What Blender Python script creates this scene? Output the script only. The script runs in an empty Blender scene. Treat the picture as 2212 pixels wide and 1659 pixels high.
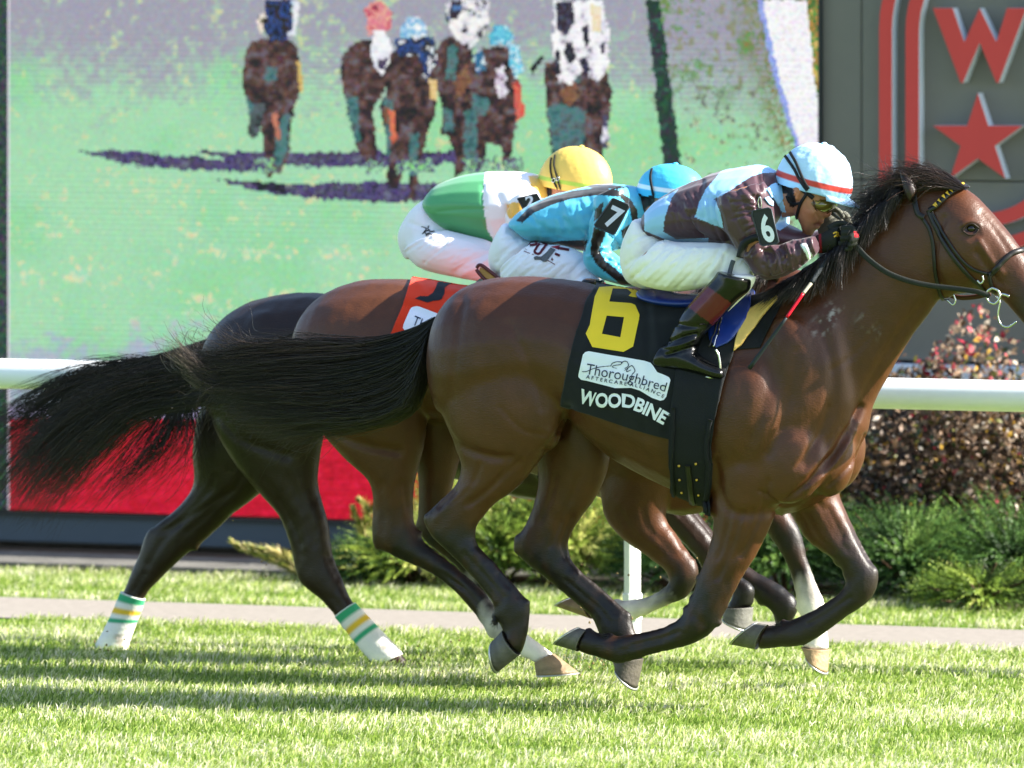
import bpy, bmesh, math, random
import numpy as np
from mathutils import Vector
from mathutils.bvhtree import BVHTree
from mathutils import noise as mnoise
rad = math.radians
rng = np.random.default_rng(7)
random.seed(7)
SC = bpy.context.scene
COL = SC.collection

# ---------------------------------------------------------------- camera, sky, sun, exposure
F, HZ, CH, PSI = 17700.0, -250.0, 3.02, rad(20)      # focal length and horizon in picture units, camera height, yaw to the track
CS, SN = math.cos(PSI), math.sin(PSI)
cam = bpy.data.cameras.new('camera'); camo = bpy.data.objects.new('camera', cam); COL.objects.link(camo)
camo.location = (0, 0, CH); camo.rotation_euler = (rad(90), 0, PSI)
cam.sensor_fit = 'HORIZONTAL'; cam.sensor_width = 36; cam.lens = 36 * F / 2212
cam.shift_y = -(829.5 - HZ) / 2212
cam.clip_start = 1; cam.clip_end = 2000
cam.dof.use_dof = True; cam.dof.focus_distance = 29.7; cam.dof.aperture_fstop = 3.4
SC.camera = camo
EXPO = 1.75
SUN = Vector((1.5, 0.27, 1.0)).normalized()
w = bpy.data.worlds.new('World'); SC.world = w; w.use_nodes = True
nt = w.node_tree; nt.nodes.clear()
sk = nt.nodes.new('ShaderNodeTexSky'); sk.sky_type = 'NISHITA'; sk.sun_disc = False
sk.sun_elevation = math.asin(SUN.z); sk.sun_rotation = math.atan2(SUN.x, SUN.y)
bg = nt.nodes.new('ShaderNodeBackground'); bg.inputs['Strength'].default_value = 0.10
wo = nt.nodes.new('ShaderNodeOutputWorld')
nt.links.new(sk.outputs[0], bg.inputs[0]); nt.links.new(bg.outputs[0], wo.inputs[0])
sl = bpy.data.lights.new('sun', 'SUN'); sl.energy = 5.0; sl.angle = rad(0.5); sl.color = (1, .95, .86)
so = bpy.data.objects.new('sun', sl); COL.objects.link(so)
so.rotation_euler = SUN.to_track_quat('Z', 'Y').to_euler(); so.location = (5, 30, 12)
SC.view_settings.view_transform = 'Standard'; SC.view_settings.look = 'None'
SC.view_settings.exposure = EXPO; SC.view_settings.gamma = 1; SC.view_settings.use_curve_mapping = False

# ---------------------------------------------------------------- survey: photograph measurements to places on upright planes parallel to the track
TN, TM, TF, TR, TS = 28.28, 29.08, 29.72, 30.26, 34.3
def P(px, py, T):
    k = (px - 1106) / F
    s = T * (k * CS - SN) / (CS + k * SN)
    yc = -s * SN + T * CS
    return Vector((s, T, CH - (py - HZ) / F * yc))
def proj(V):
    V = np.asarray(V, float).reshape(-1, 3)
    xc = V[:, 0] * CS + V[:, 1] * SN; yc = -V[:, 0] * SN + V[:, 1] * CS
    return np.stack([1106 + F * xc / yc, HZ + F * (CH - V[:, 2]) / yc], 1)
def ground(px, py):
    yc = F * CH / (py - HZ); xc = (px - 1106) / F * yc
    return Vector((xc * CS - yc * SN, xc * SN + yc * CS, 0))
ORI = Vector((0, 0, CH))
def raydir(px, py):
    xc, z = (px - 1106) / F, -(py - HZ) / F
    return Vector((xc * CS - SN, xc * SN + CS, z)).normalized()

# ---------------------------------------------------------------- helpers
def lin(c):
    if isinstance(c, str):
        c = [int(c[i:i + 2], 16) / 255 for i in (0, 2, 4)]
    return tuple(x / 12.92 if x <= .04045 else ((x + .055) / 1.055) ** 2.4 for x in c)
def linarr(a):
    return np.where(a <= .04045, a / 12.92, ((a + .055) / 1.055) ** 2.4)
MATS = {}
def M(name, col=None, attr=False, rough=.6, spec=.3, nz=None, bump=None, metal=0, coat=0, sheen=0, trans=0, aniso=None):
    """procedural material: flat colour or colour attribute, with noise in colour and relief"""
    if name in MATS: return MATS[name]
    m = bpy.data.materials.new(name); m.use_nodes = True; MATS[name] = m
    n = m.node_tree.nodes; l = m.node_tree.links; b = n['Principled BSDF']
    b.inputs['Roughness'].default_value = rough; b.inputs['Specular IOR Level'].default_value = spec
    b.inputs['Metallic'].default_value = metal; b.inputs['Coat Weight'].default_value = coat
    b.inputs['Coat Roughness'].default_value = .12
    b.inputs['Sheen Weight'].default_value = sheen
    tc = n.new('ShaderNodeTexCoord')
    if attr:
        a = n.new('ShaderNodeAttribute'); a.attribute_name = 'col'; src = a.outputs['Color']
    else:
        r = n.new('ShaderNodeRGB'); r.outputs[0].default_value = (*col, 1); src = r.outputs[0]
    if nz:
        t = n.new('ShaderNodeTexNoise'); t.inputs['Scale'].default_value = nz[0]; t.inputs['Detail'].default_value = 6; t.inputs['Roughness'].default_value = .68
        l.new(tc.outputs['Object'], t.inputs['Vector'])
        mr = n.new('ShaderNodeMapRange'); mr.inputs[1].default_value = .25; mr.inputs[2].default_value = .75
        mr.inputs[3].default_value = 1 - nz[1]; mr.inputs[4].default_value = 1 + nz[1]
        l.new(t.outputs[0], mr.inputs[0])
        mx = n.new('ShaderNodeVectorMath'); mx.operation = 'SCALE'
        l.new(src, mx.inputs[0]); l.new(mr.outputs[0], mx.inputs['Scale']); src = mx.outputs[0]
    l.new(src, b.inputs['Base Color'])
    if bump:
        t = n.new('ShaderNodeTexNoise'); t.inputs['Scale'].default_value = bump[0]; t.inputs['Detail'].default_value = 4
        if aniso:
            mp = n.new('ShaderNodeMapping'); mp.inputs['Scale'].default_value = aniso
            l.new(tc.outputs['Object'], mp.inputs['Vector']); l.new(mp.outputs[0], t.inputs['Vector'])
        else: l.new(tc.outputs['Object'], t.inputs['Vector'])
        bp = n.new('ShaderNodeBump'); bp.inputs['Strength'].default_value = bump[1]; bp.inputs['Distance'].default_value = bump[2] if len(bump) > 2 else .01
        l.new(t.outputs[0], bp.inputs['Height']); l.new(bp.outputs[0], b.inputs['Normal'])
    if trans:
        tr = n.new('ShaderNodeBsdfTranslucent'); l.new(src, tr.inputs['Color'])
        ms = n.new('ShaderNodeMixShader'); ms.inputs[0].default_value = trans
        l.new(b.outputs[0], ms.inputs[1]); l.new(tr.outputs[0], ms.inputs[2])
        l.new(ms.outputs[0], n['Material Output'].inputs['Surface'])
    return m
def origin(o):
    v = Vector((0, 0, 0))
    while o is not None: v = v + o.location; o = o.parent
    return v
def mesh(name, V, Fc, smooth=True, col=None, dom='POINT', mi=None):
    me = bpy.data.meshes.new(name)
    me.from_pydata([tuple(v) for v in V] if not isinstance(V, list) else V, [], [list(map(int, f)) for f in Fc] if not isinstance(Fc, list) else Fc)
    fin(me, smooth, col, dom, mi); return me
def qmesh(name, V, Q, smooth=True, col=None, dom='POINT'):
    """fast mesh from numpy arrays; Q is (n,3) or (n,4)"""
    V = np.asarray(V, np.float32); Q = np.asarray(Q, np.int32); k = Q.shape[1]
    me = bpy.data.meshes.new(name)
    me.vertices.add(len(V)); me.vertices.foreach_set('co', V.ravel())
    me.loops.add(Q.size); me.loops.foreach_set('vertex_index', Q.ravel())
    me.polygons.add(len(Q)); me.polygons.foreach_set('loop_start', np.arange(len(Q), dtype=np.int32) * k)
    me.update(calc_edges=True); fin(me, smooth, col, dom); return me
def fin(me, smooth, col=None, dom='POINT', mi=None):
    if smooth: me.polygons.foreach_set('use_smooth', [True] * len(me.polygons))
    else: me.polygons.foreach_set('use_smooth', [False] * len(me.polygons))
    if mi is not None: me.polygons.foreach_set('material_index', list(mi))
    if col is not None: setcol(me, col, dom)
    me.update()
def setcol(me, col, dom='POINT'):
    a = me.attributes.get('col') or me.attributes.new('col', 'FLOAT_COLOR', dom)
    c = np.ones((len(col), 4), np.float32); c[:, :3] = col
    a.data.foreach_set('color', c.ravel())
def obj(name, me, mat=None, parent=None, kind=None, label=None):
    o = bpy.data.objects.new(name, me); COL.objects.link(o)
    for m in (mat if isinstance(mat, (list, tuple)) else [mat]):
        if m: me.materials.append(m)
    if parent is not None:
        o.parent = parent; o.location = -origin(parent)
    if kind: o['kind'] = kind
    if label: o['label'] = label
    return o
def tag(o, label, cat, group=None):
    o['label'] = label; o['category'] = cat
    if group: o['group'] = group
    return o
def thing(name, label, cat, loc, group=None):
    o = bpy.data.objects.new(name, None); COL.objects.link(o); o.location = loc; o.empty_display_size = .1
    return tag(o, label, cat, group)
class MB:
    def __init__(s): s.V = []; s.F = []
    def add(s, V, Fc):
        n = len(s.V); s.V += [tuple(v) for v in V]; s.F += [[i + n for i in f] for f in Fc]; return s
    def box(s, a, b):
        (x0, y0, z0), (x1, y1, z1) = a, b
        return s.add([(x0,y0,z0),(x1,y0,z0),(x1,y1,z0),(x0,y1,z0),(x0,y0,z1),(x1,y0,z1),(x1,y1,z1),(x0,y1,z1)],
              [(0,3,2,1),(4,5,6,7),(0,1,5,4),(1,2,6,5),(2,3,7,6),(3,0,4,7)])
    def me(s, name, smooth=True): return mesh(name, s.V, s.F, smooth)
def bevel(o, w=.003, seg=2):
    m = o.modifiers.new('bevel', 'BEVEL'); m.width = w; m.segments = seg; m.limit_method = 'ANGLE'
    return o
def cr(A, sub):
    """Catmull-Rom resampling of the rows of A"""
    A = np.asarray(A, float); n = len(A); out = []
    for i in range(n - 1):
        p0, p1, p2, p3 = A[max(i - 1, 0)], A[i], A[i + 1], A[min(i + 2, n - 1)]
        for j in range(sub):
            t = j / sub
            out.append(.5 * (2 * p1 + (p2 - p0) * t + (2 * p0 - 5 * p1 + 4 * p2 - p3) * t * t + (3 * p1 - p0 - 3 * p2 + p3) * t ** 3))
    out.append(A[-1]); return np.array(out)
def loft(secs, T, off=0, sub=4, N=18, k=1.0, ex=2.0):
    """closed tube through cross-sections (ax, ay, bx, by, half width, tone): a and b are the two traced edges"""
    rows = []
    for s in secs:
        a, b = P(s[0], s[1], T + off), P(s[2], s[3], T + off)
        c, h = (a + b) / 2, (a - b) / 2 * k
        rows.append([*c, *h, s[4] * k, s[5] if len(s) > 5 else 0])
    R = cr(rows, sub)
    th = np.linspace(0, 2 * math.pi, N, endpoint=False)
    ct, st = np.cos(th), np.sin(th)
    if ex != 2: ct, st = np.sign(ct) * abs(ct) ** (2 / ex), np.sign(st) * abs(st) ** (2 / ex)
    V = []; 
    for r in R:
        for j in range(N):
            V.append((r[0] + r[3] * ct[j], r[1] + r[4] * ct[j] + max(r[6], .002) * st[j], r[2] + r[5] * ct[j]))
    n = len(R); Fc = []
    for i in range(n - 1):
        for j in range(N):
            Fc.append((i * N + j, i * N + (j + 1) % N, (i + 1) * N + (j + 1) % N, (i + 1) * N + j))
    Fc.append(tuple(range(N))[::-1]); Fc.append(tuple((n - 1) * N + j for j in range(N)))
    cent = [(r[0], r[1], r[2], (math.sqrt(r[3] ** 2 + r[5] ** 2) + r[6]) / 2, r[7]) for r in R]
    return V, Fc, cent
def ball(c, r, n=14, m=9):
    V = []; Fc = []
    for i in range(m + 1):
        p = math.pi * i / m
        for j in range(n):
            t = 2 * math.pi * j / n
            V.append((c[0] + r[0] * math.sin(p) * math.cos(t), c[1] + r[1] * math.sin(p) * math.sin(t), c[2] + r[2] * math.cos(p)))
    for i in range(m):
        for j in range(n):
            Fc.append((i * n + j, (i + 1) * n + j, (i + 1) * n + (j + 1) % n, i * n + (j + 1) % n))
    Fc.append(tuple(range(n))); Fc.append(tuple(m * n + j for j in range(n))[::-1])
    return V, Fc
def weld(name, pieces, vox, it, inflate=0, mask=None):
    """one continuous skin over overlapping closed pieces"""
    mb = MB()
    for p in pieces: mb.add(p[0], p[1])
    me = mb.me('tmp'); bm = bmesh.new(); bm.from_mesh(me)
    bmesh.ops.recalc_face_normals(bm, faces=bm.faces); bm.to_mesh(me); bm.free()
    o = bpy.data.objects.new('tmp', me); COL.objects.link(o)
    r = o.modifiers.new('r', 'REMESH'); r.mode = 'VOXEL'; r.voxel_size = vox
    if mask is None: s = o.modifiers.new('s', 'SMOOTH'); s.factor = .5; s.iterations = it
    dg = bpy.context.evaluated_depsgraph_get()
    res = bpy.data.meshes.new_from_object(o.evaluated_get(dg)); res.name = name
    bpy.data.objects.remove(o); bpy.data.meshes.remove(me)
    res.polygons.foreach_set('use_smooth', [True] * len(res.polygons))
    if mask is not None:
        V, N = vn(res); E = np.empty(len(res.edges) * 2, np.int32); res.edges.foreach_get('vertices', E); E = E.reshape(-1, 2)
        deg = np.bincount(E.ravel(), minlength=len(V))[:, None] + 1e-9; k = mask(V)[:, None]
        for i in range(it):
            A = np.stack([np.bincount(E[:, 0], V[E[:, 1], j], len(V)) + np.bincount(E[:, 1], V[E[:, 0], j], len(V)) for j in range(3)], 1) / deg
            V = V + (A - V) * (.5 if i < 4 else .5 * k)
        setV(res, V)
    if inflate:
        V, N = vn(res); setV(res, V + N * inflate)
    return res
def vn(me):
    n = len(me.vertices); V = np.empty(n * 3, np.float32); N = np.empty(n * 3, np.float32)
    me.vertices.foreach_get('co', V); me.vertices.foreach_get('normal', N)
    return V.reshape(-1, 3).astype(float), N.reshape(-1, 3).astype(float)
def setV(me, V):
    me.vertices.foreach_set('co', np.asarray(V, np.float32).ravel()); me.update()
def bvh_of(me):
    return BVHTree.FromPolygons([v.co.copy() for v in me.vertices], [tuple(p.vertices) for p in me.polygons])
def vnoise(x, y, sc, seed=0, oc=3):
    """lattice noise in [-1,1], a few octaves"""
    T = np.random.default_rng(seed).uniform(-1, 1, (256, 256)); o = np.zeros(len(x)); am = 1
    for k in range(oc):
        u, v = x * sc * 2 ** k + 17.3 * k, y * sc * 2 ** k + 5.1 * k; i, j = np.floor(u).astype(int), np.floor(v).astype(int); f, g = u - i, v - j
        f = f * f * (3 - 2 * f); g = g * g * (3 - 2 * g); i0, i1, j0, j1 = i % 256, (i + 1) % 256, j % 256, (j + 1) % 256
        o += am * ((T[i0, j0] * (1 - f) + T[i1, j0] * f) * (1 - g) + (T[i0, j1] * (1 - f) + T[i1, j1] * f) * g); am *= .55
    return o / 1.1
def segdist(Q, poly):
    """distance of picture points Q to a polyline"""
    poly = np.asarray(poly, float); d = np.full(len(Q), 1e9)
    for a, b in zip(poly[:-1], poly[1:]):
        ab = b - a; t = np.clip(((Q - a) @ ab) / (ab @ ab), 0, 1)
        d = np.minimum(d, np.linalg.norm(Q - a - t[:, None] * ab, axis=1))
    return d
def inpoly(Q, poly):
    x, y = Q[:, 0], Q[:, 1]; r = np.zeros(len(Q), bool); n = len(poly)
    for i in range(n):
        (x0, y0), (x1, y1) = poly[i], poly[(i + 1) % n]
        if y0 == y1: continue
        r ^= ((y0 > y) != (y1 > y)) & (x < (x1 - x0) * (y - y0) / (y1 - y0) + x0)
    return r
def carve(me, T, lines, near=True):
    """muscle grooves and swells: (polyline, width, depth) pushes the near side in (+) or out (-)"""
    V, N = vn(me); Q = proj(V); sel = (N[:, 1] < .3) & (V[:, 1] < T + .02) if near is True else ((N[:, 1] < .3) & (V[:, 1] > T) & (V[:,1] < T + .3) if near == 'far' else np.ones(len(V), bool))
    D = np.zeros(len(V))
    for poly, wd, dp in lines:
        d = segdist(Q, cr(poly, 5) if len(poly) > 2 else poly); D += np.where(sel, dp * np.exp(-(d / wd) ** 2), 0)
    setV(me, V - N * D[:, None])
def wob(V, sc, seed=0):
    """cheap smooth noise in [-1,1] by summed sines"""
    r = np.random.default_rng(seed); o = np.zeros(len(V))
    for i in range(7):
        k = r.normal(size=3) * sc * (1.0 + .45 * i); o += np.sin(V @ k + r.uniform(0, 6.3)) / (1 + .35 * i)
    return o / 2.6
def stick(px, py, bvh, T, off=.004):
    d = raydir(px, py); h = bvh.ray_cast(ORI, d)
    if h[0] is None or h[0].y > T + .12 :
        h = bvh.find_nearest(P(px, py, T))
    n = h[1]
    if n.dot(d) > 0 and h[0] is not None: n = -n
    return h[0] + n * off, n
def ribbon(name, pts, nrm, width, thick, mat, parent):
    """flat strap along 3D points with surface normals"""
    pts = np.array([tuple(p) for p in pts]); nrm = np.array([tuple(p) for p in nrm]); n = len(pts)
    tg = np.gradient(pts, axis=0); sd = np.cross(tg, nrm); sd /= np.linalg.norm(sd, axis=1)[:, None] + 1e-9
    nn = np.cross(sd, tg); nn /= np.linalg.norm(nn, axis=1)[:, None] + 1e-9
    wd = np.broadcast_to(np.asarray(width, float), (n,))[:, None]
    ring = [pts + sd * wd / 2, pts + sd * wd * .42 + nn * thick, pts - sd * wd * .42 + nn * thick, pts - sd * wd / 2, pts - nn * .001]
    V = np.stack(ring, 1).reshape(-1, 3); k = 5; Fc = []
    for i in range(n - 1):
        for j in range(k): Fc.append((i * k + j, i * k + (j + 1) % k, (i + 1) * k + (j + 1) % k, (i + 1) * k + j))
    Fc += [tuple(range(k)), tuple((n - 1) * k + j for j in range(k))]
    return obj(name, mesh(name, V, Fc, True), mat, parent)
def strap(name, px, bvh, T, width, mat, parent, off=.003, thick=.003, sub=6):
    q = cr(px, sub) if len(px) > 2 else cr([px[0], ((px[0][0] + px[1][0]) / 2, (px[0][1] + px[1][1]) / 2), px[1]], sub)
    pn = [stick(a, b, bvh, T, off) for a, b in q]
    return ribbon(name, [p for p, _ in pn], [n_ for _, n_ in pn], width, thick, mat, parent)
def tube(pts, r, n=8, flat=1.0):
    pts = np.array([tuple(p) for p in pts]); m = len(pts); r = np.broadcast_to(np.asarray(r, float), (m,))
    tg = np.gradient(pts, axis=0); tg /= np.linalg.norm(tg, axis=1)[:, None] + 1e-9
    up = np.array([0.03, 1.0, .02]); a = np.cross(tg, up); a /= np.linalg.norm(a, axis=1)[:, None] + 1e-9; b = np.cross(tg, a)
    th = np.linspace(0, 2 * math.pi, n, endpoint=False)
    V = (pts[:, None] + r[:, None, None] * (np.cos(th)[None, :, None] * a[:, None] + flat * np.sin(th)[None, :, None] * b[:, None])).reshape(-1, 3)
    Fc = [(i * n + j, i * n + (j + 1) % n, (i + 1) * n + (j + 1) % n, (i + 1) * n + j) for i in range(m - 1) for j in range(n)]
    Fc += [tuple(range(n))[::-1], tuple((m - 1) * n + j for j in range(n))]
    return V.tolist(), Fc
def hair(name, guides, n, T, mat, parent, seed=1, r=.0011, jit=.02, tmin=.5, m=12, spread=.05, base=(.012, .009, .008), tip=(.03, .018, .012), frz=.35, clump=90):
    """strands between guide lines given as (px, py, lateral offset)"""
    g = np.random.default_rng(seed)
    G = []
    for gd in guides:
        q = cr([[*P(p[0], p[1], T + p[2])] for p in gd], 8); L = np.r_[0, np.cumsum(np.linalg.norm(np.diff(q, axis=0), axis=1))]
        tt = np.linspace(0, L[-1], m); G.append(np.stack([np.interp(tt, L, q[:, i]) for i in range(3)], 1))
    G = np.array(G); k = len(G)
    u = g.uniform(0, k - 1 - 1e-6, n); i0 = u.astype(int); f = (u - i0)[:, None, None]
    t = np.linspace(0, 1, m)
    cu = np.sort(g.uniform(0, k - 1 - 1e-6, clump)); uc = cu[np.clip(np.searchsorted(cu, u), 0, clump - 1)]
    uu = u[:, None] + (uc - u)[:, None] * np.minimum(.85, t * 1.1)[None]; i0 = np.minimum(uu.astype(int), k - 2); f = (uu - i0)[..., None]
    ti = np.arange(m)[None]; S = G[i0, ti] * (1 - f) + G[i0 + 1, ti] * f
    cj = g.normal(0, jit * 1.1, (clump + 1, 3))[np.clip(np.searchsorted(cu, u), 0, clump)]; S = S + cj[:, None] * (t ** 1.5)[None, :, None]
    te = g.uniform(tmin, 1, n) ** .7
    idx = t[None] * te[:, None] * (m - 1); ia = np.minimum(idx.astype(int), m - 2); fr = (idx - ia)[..., None]
    S = np.take_along_axis(S, ia[..., None], 1) * (1 - fr) + np.take_along_axis(S, ia[..., None] + 1, 1) * fr
    S[:, :, 1] += g.normal(0, spread, n)[:, None] * (.35 + .65 * t)[None]
    d = g.normal(0, jit, (n, 3)); S += d[:, None] * (t ** 1.3)[None, :, None]
    ph = g.uniform(0, 6.3, (n, 3)); am = g.normal(0, jit * frz, (n, 3))
    S += am[:, None] * np.sin(t[None, :, None] * 7 + ph[:, None]) * t[None, :, None]
    wd = r * g.uniform(.7, 1.5, n)[:, None] * (1 - .75 * t ** 2)[None]
    tg = np.gradient(S, axis=1); a = np.cross(tg, [0.1, 1, 0.05]); a /= np.linalg.norm(a, axis=2)[..., None] + 1e-9
    b = np.array([0, 1.0, 0])[None, None]
    ring = [S + a * wd[..., None], S - .5 * a * wd[..., None] + .8 * b * wd[..., None], S - .5 * a * wd[..., None] - .8 * b * wd[..., None]]
    V = np.stack(ring, 2).reshape(-1, 3)
    bi = (np.arange(n)[:, None] * m + np.arange(m - 1)[None]).ravel() * 3
    Q = np.concatenate([np.stack([bi + j, bi + (j + 1) % 3, bi + 3 + (j + 1) % 3, bi + 3 + j], 1) for j in range(3)])
    mixv = np.clip(g.normal(.3, .35, n), 0, 1)[:, None] * t[None]
    C = np.array(base)[None, None] * (1 - mixv[..., None]) + np.array(tip)[None, None] * mixv[..., None]
    C = np.repeat(C[:, :, None], 3, 2).reshape(-1, 3)
    return obj(name, qmesh(name, V, Q, True, C), mat, parent)
def text2d(s, bold=.02, shear=0):
    cu = bpy.data.curves.new('t', 'FONT'); cu.body = s; cu.size = 1; cu.offset = bold; cu.shear = shear; cu.resolution_u = 4
    o = bpy.data.objects.new('t', cu); COL.objects.link(o)
    dg = bpy.context.evaluated_depsgraph_get(); me = bpy.data.meshes.new_from_object(o.evaluated_get(dg))
    V = np.array([v.co[:] for v in me.vertices]); Fc = [tuple(p.vertices) for p in me.polygons]
    bpy.data.objects.remove(o); bpy.data.curves.remove(cu); bpy.data.meshes.remove(me)
    V[:, 0] -= V[:, 0].min(); V[:, 0] /= V[:, 0].max(); V[:, 1] /= .73
    return V, Fc
def textpx(s, base, h, bold=.02, shear=0):
    """lettering laid along a baseline in picture units, cap height h"""
    V, Fc = text2d(s, bold, shear); B = np.asarray(base, float)
    L = np.r_[0, np.cumsum(np.linalg.norm(np.diff(B, axis=0), axis=1))]
    x = V[:, 0] * L[-1]; bx = np.interp(x, L, B[:, 0]); by = np.interp(x, L, B[:, 1])
    e = 4.0; dx = np.interp(x + e, L, B[:, 0]) - np.interp(x - e, L, B[:, 0]); dy = np.interp(x + e, L, B[:, 1]) - np.interp(x - e, L, B[:, 1])
    n = np.hypot(dx, dy); hh = h(x / L[-1]) if callable(h) else h
    return np.stack([bx + dy / n * V[:, 1] * hh, by - dx / n * V[:, 1] * hh], 1), Fc
def lettering(name, s, base, h, bvh, T, mat, parent, off=.004, bold=.02, shear=0):
    q, Fc = textpx(s, base, h, bold, shear)
    return obj(name, mesh(name, [stick(a, b, bvh, T, off)[0] for a, b in q], Fc, False), mat, parent)
def linework(name, lines, bvh, T, width, mat, parent, off=.003):
    """thin printed strokes as one flat part"""
    mb = MB()
    for ln in lines:
        q = cr(ln, 5) if len(ln) > 2 else np.array(ln, float)
        tg = np.gradient(q, axis=0); tg /= np.linalg.norm(tg, axis=1)[:, None] + 1e-9
        nl = np.stack([-tg[:, 1], tg[:, 0]], 1) * width / 2
        V = [stick(*x, bvh, T, off)[0] for pr in zip(q + nl, q - nl) for x in pr]
        mb.add(V, [(2 * i, 2 * i + 1, 2 * i + 3, 2 * i + 2) for i in range(len(q) - 1)])
    return obj(name, mb.me(name, False), mat, parent)
def decal(name, poly, bvh, T, mat, parent, off=.003, hole=None):
    """flat printed patch with a traced outline"""
    bm = bmesh.new()
    for lp in [poly] + ([hole] if hole else []):
        vs = [bm.verts.new((a, b, 0)) for a, b in lp]
        for u, v in zip(vs, vs[1:] + vs[:1]): bm.edges.new((u, v))
    bmesh.ops.triangle_fill(bm, use_beauty=True, edges=bm.edges[:])
    for _ in range(3): bmesh.ops.subdivide_edges(bm, edges=bm.edges[:], cuts=1, use_grid_fill=True)
    for v in bm.verts: v.co = stick(v.co.x, v.co.y, bvh, T, off)[0]
    me = bpy.data.meshes.new(name); bm.to_mesh(me); bm.free(); fin(me, True)
    return obj(name, me, mat, parent)
def plate(name, poly, T, off, thick, mat, parent, bev=.002):
    """solid flat piece with a traced outline, standing in a plane parallel to the track"""
    a = [P(x, y, T + off) for x, y in poly]; n = len(a)
    V = a + [v + Vector((0, thick, 0)) for v in a]
    Fc = [tuple(range(n)), tuple(range(n, 2 * n))[::-1]] + [(i, n + i, n + (i + 1) % n, (i + 1) % n) for i in range(n)]
    me = mesh(name, V, Fc, False); bm = bmesh.new(); bm.from_mesh(me); bmesh.ops.recalc_face_normals(bm, faces=bm.faces); bm.to_mesh(me); bm.free()
    o = obj(name, me, mat, parent)
    if bev: bevel(o, bev)
    return o
def patch(B, Fr, nu, nv, bvh, T, off, mat, name, parent, sag=None, wrk=.004, seed=3, wrap=True, col=None, both=True):
    """cloth draped on a body: back edge B and front edge Fr traced, both flanks and over the spine"""
    Bq, Fq = cr(B, 8), cr(Fr, 8)
    def at(q, v):
        i = np.linspace(0, 1, len(q)); return np.array([np.interp(v, i, q[:, 0]), np.interp(v, i, q[:, 1])])
    G = []; PX = []
    vs = np.linspace(0, 1, nv); us = np.linspace(0, 1, nu)
    for v in vs:
        b, f = at(Bq, v), at(Fq, v); row = []
        for u in us:
            q = b * (1 - u) + f * u
            if sag: q = q + np.array(sag(u, v))
            p, n = stick(q[0], q[1], bvh, T, off); row.append((p, n)); PX.append(tuple(q))
        G.append(row)
    rows = []
    if wrap:
        for k in range(8):
            row = []
            for j in range(nu):
                p = G[0][j][0]; h = bvh.ray_cast(Vector((p.x, T, 3.5)), Vector((0, 0, -1)))
                top = (h[0] if h[0] is not None else p) + Vector((0, 0, off))
                t = k / 8; mid = top.lerp(p, t); mid.z += .0
                hh = bvh.ray_cast(mid + Vector((0, -.02, .6)), Vector((0, 0, -1)))
                if hh[0] is not None: mid.z = max(mid.z, hh[0].z + off)
                row.append(mid)
            rows.append(row)
    for r in G: rows.append([p for p, n in r])
    V = np.array([[tuple(p) for p in r] for r in rows]); nr = len(rows)
    wv = wob(V.reshape(-1, 3), 14, seed).reshape(nr, nu); V[:, :, 1] -= np.abs(wrk) * (1 + wv) * .6; V[:, :, 2] += wrk * wv * .3
    flat = V.reshape(-1, 3); Q = proj(flat)
    quads = np.array([(i * nu + j, i * nu + j + 1, (i + 1) * nu + j + 1, (i + 1) * nu + j) for i in range(nr - 1) for j in range(nu - 1)])
    C = col(Q) if col else None
    nq = np.cross(flat[quads[:, 1]] - flat[quads[:, 0]], flat[quads[:, 3]] - flat[quads[:, 0]]).sum(0)
    if nq[1] > 0: quads = quads[:, ::-1]
    if both:
        mir = flat.copy(); mir[:, 1] = 2 * T - mir[:, 1]
        flat = np.concatenate([flat, mir]); quads = np.concatenate([quads, quads[:, ::-1] + nr * nu])
        if C is not None: C = np.concatenate([C, C])
    o = obj(name, qmesh(name, flat, quads, True, C), mat, parent)
    sm = o.modifiers.new('thickness', 'SOLIDIFY'); sm.thickness = .003; sm.offset = -1
    return o
# ================================================================ THE SETTING
def mk_turf_mat():
    m = M('turf_soil', lin('5d7a2c'), rough=.95, spec=.1, nz=(9, .3), bump=(60, .4))
    return m
def sheet(name, s0, s1, t0, t1, z, mat, nx=2, ny=2):
    xs, ys = np.linspace(s0, s1, nx), np.linspace(t0, t1, ny)
    V = [(x, y, z) for y in ys for x in xs]
    Fc = [(j * nx + i, j * nx + i + 1, (j + 1) * nx + i + 1, (j + 1) * nx + i) for j in range(ny - 1) for i in range(nx - 1)]
    return obj(name, mesh(name, V, Fc, False), mat, kind='structure')
sheet('ground', -700, 700, -300, 900, 0, mk_turf_mat())
path_mat = M('path_asphalt', lin('8a837b'), rough=.95, spec=.15, nz=(22, .16), bump=(160, .5, .004))
sheet('path', -60, 60, 30.93, 31.83, .006, path_mat)
curb_mat = M('kerb_concrete', lin('66645f'), rough=.95, spec=.2, nz=(9, .4), bump=(70, .5))
kb = MB().box((-60, 33.15, 0), (-9.6, 33.72, .035)); o = obj('kerb', kb.me('kerb', False), curb_mat, kind='structure')
soil_shade_mat = M('bed_soil_shade', lin('4a4034'), rough=1, spec=.1, nz=(20, .4), bump=(50, .8))  # bed soil; its dark colour also stands in for the screen's shadow
sheet('planting_bed', -60, 60, 33.0, 36, .004, soil_shade_mat)

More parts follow.
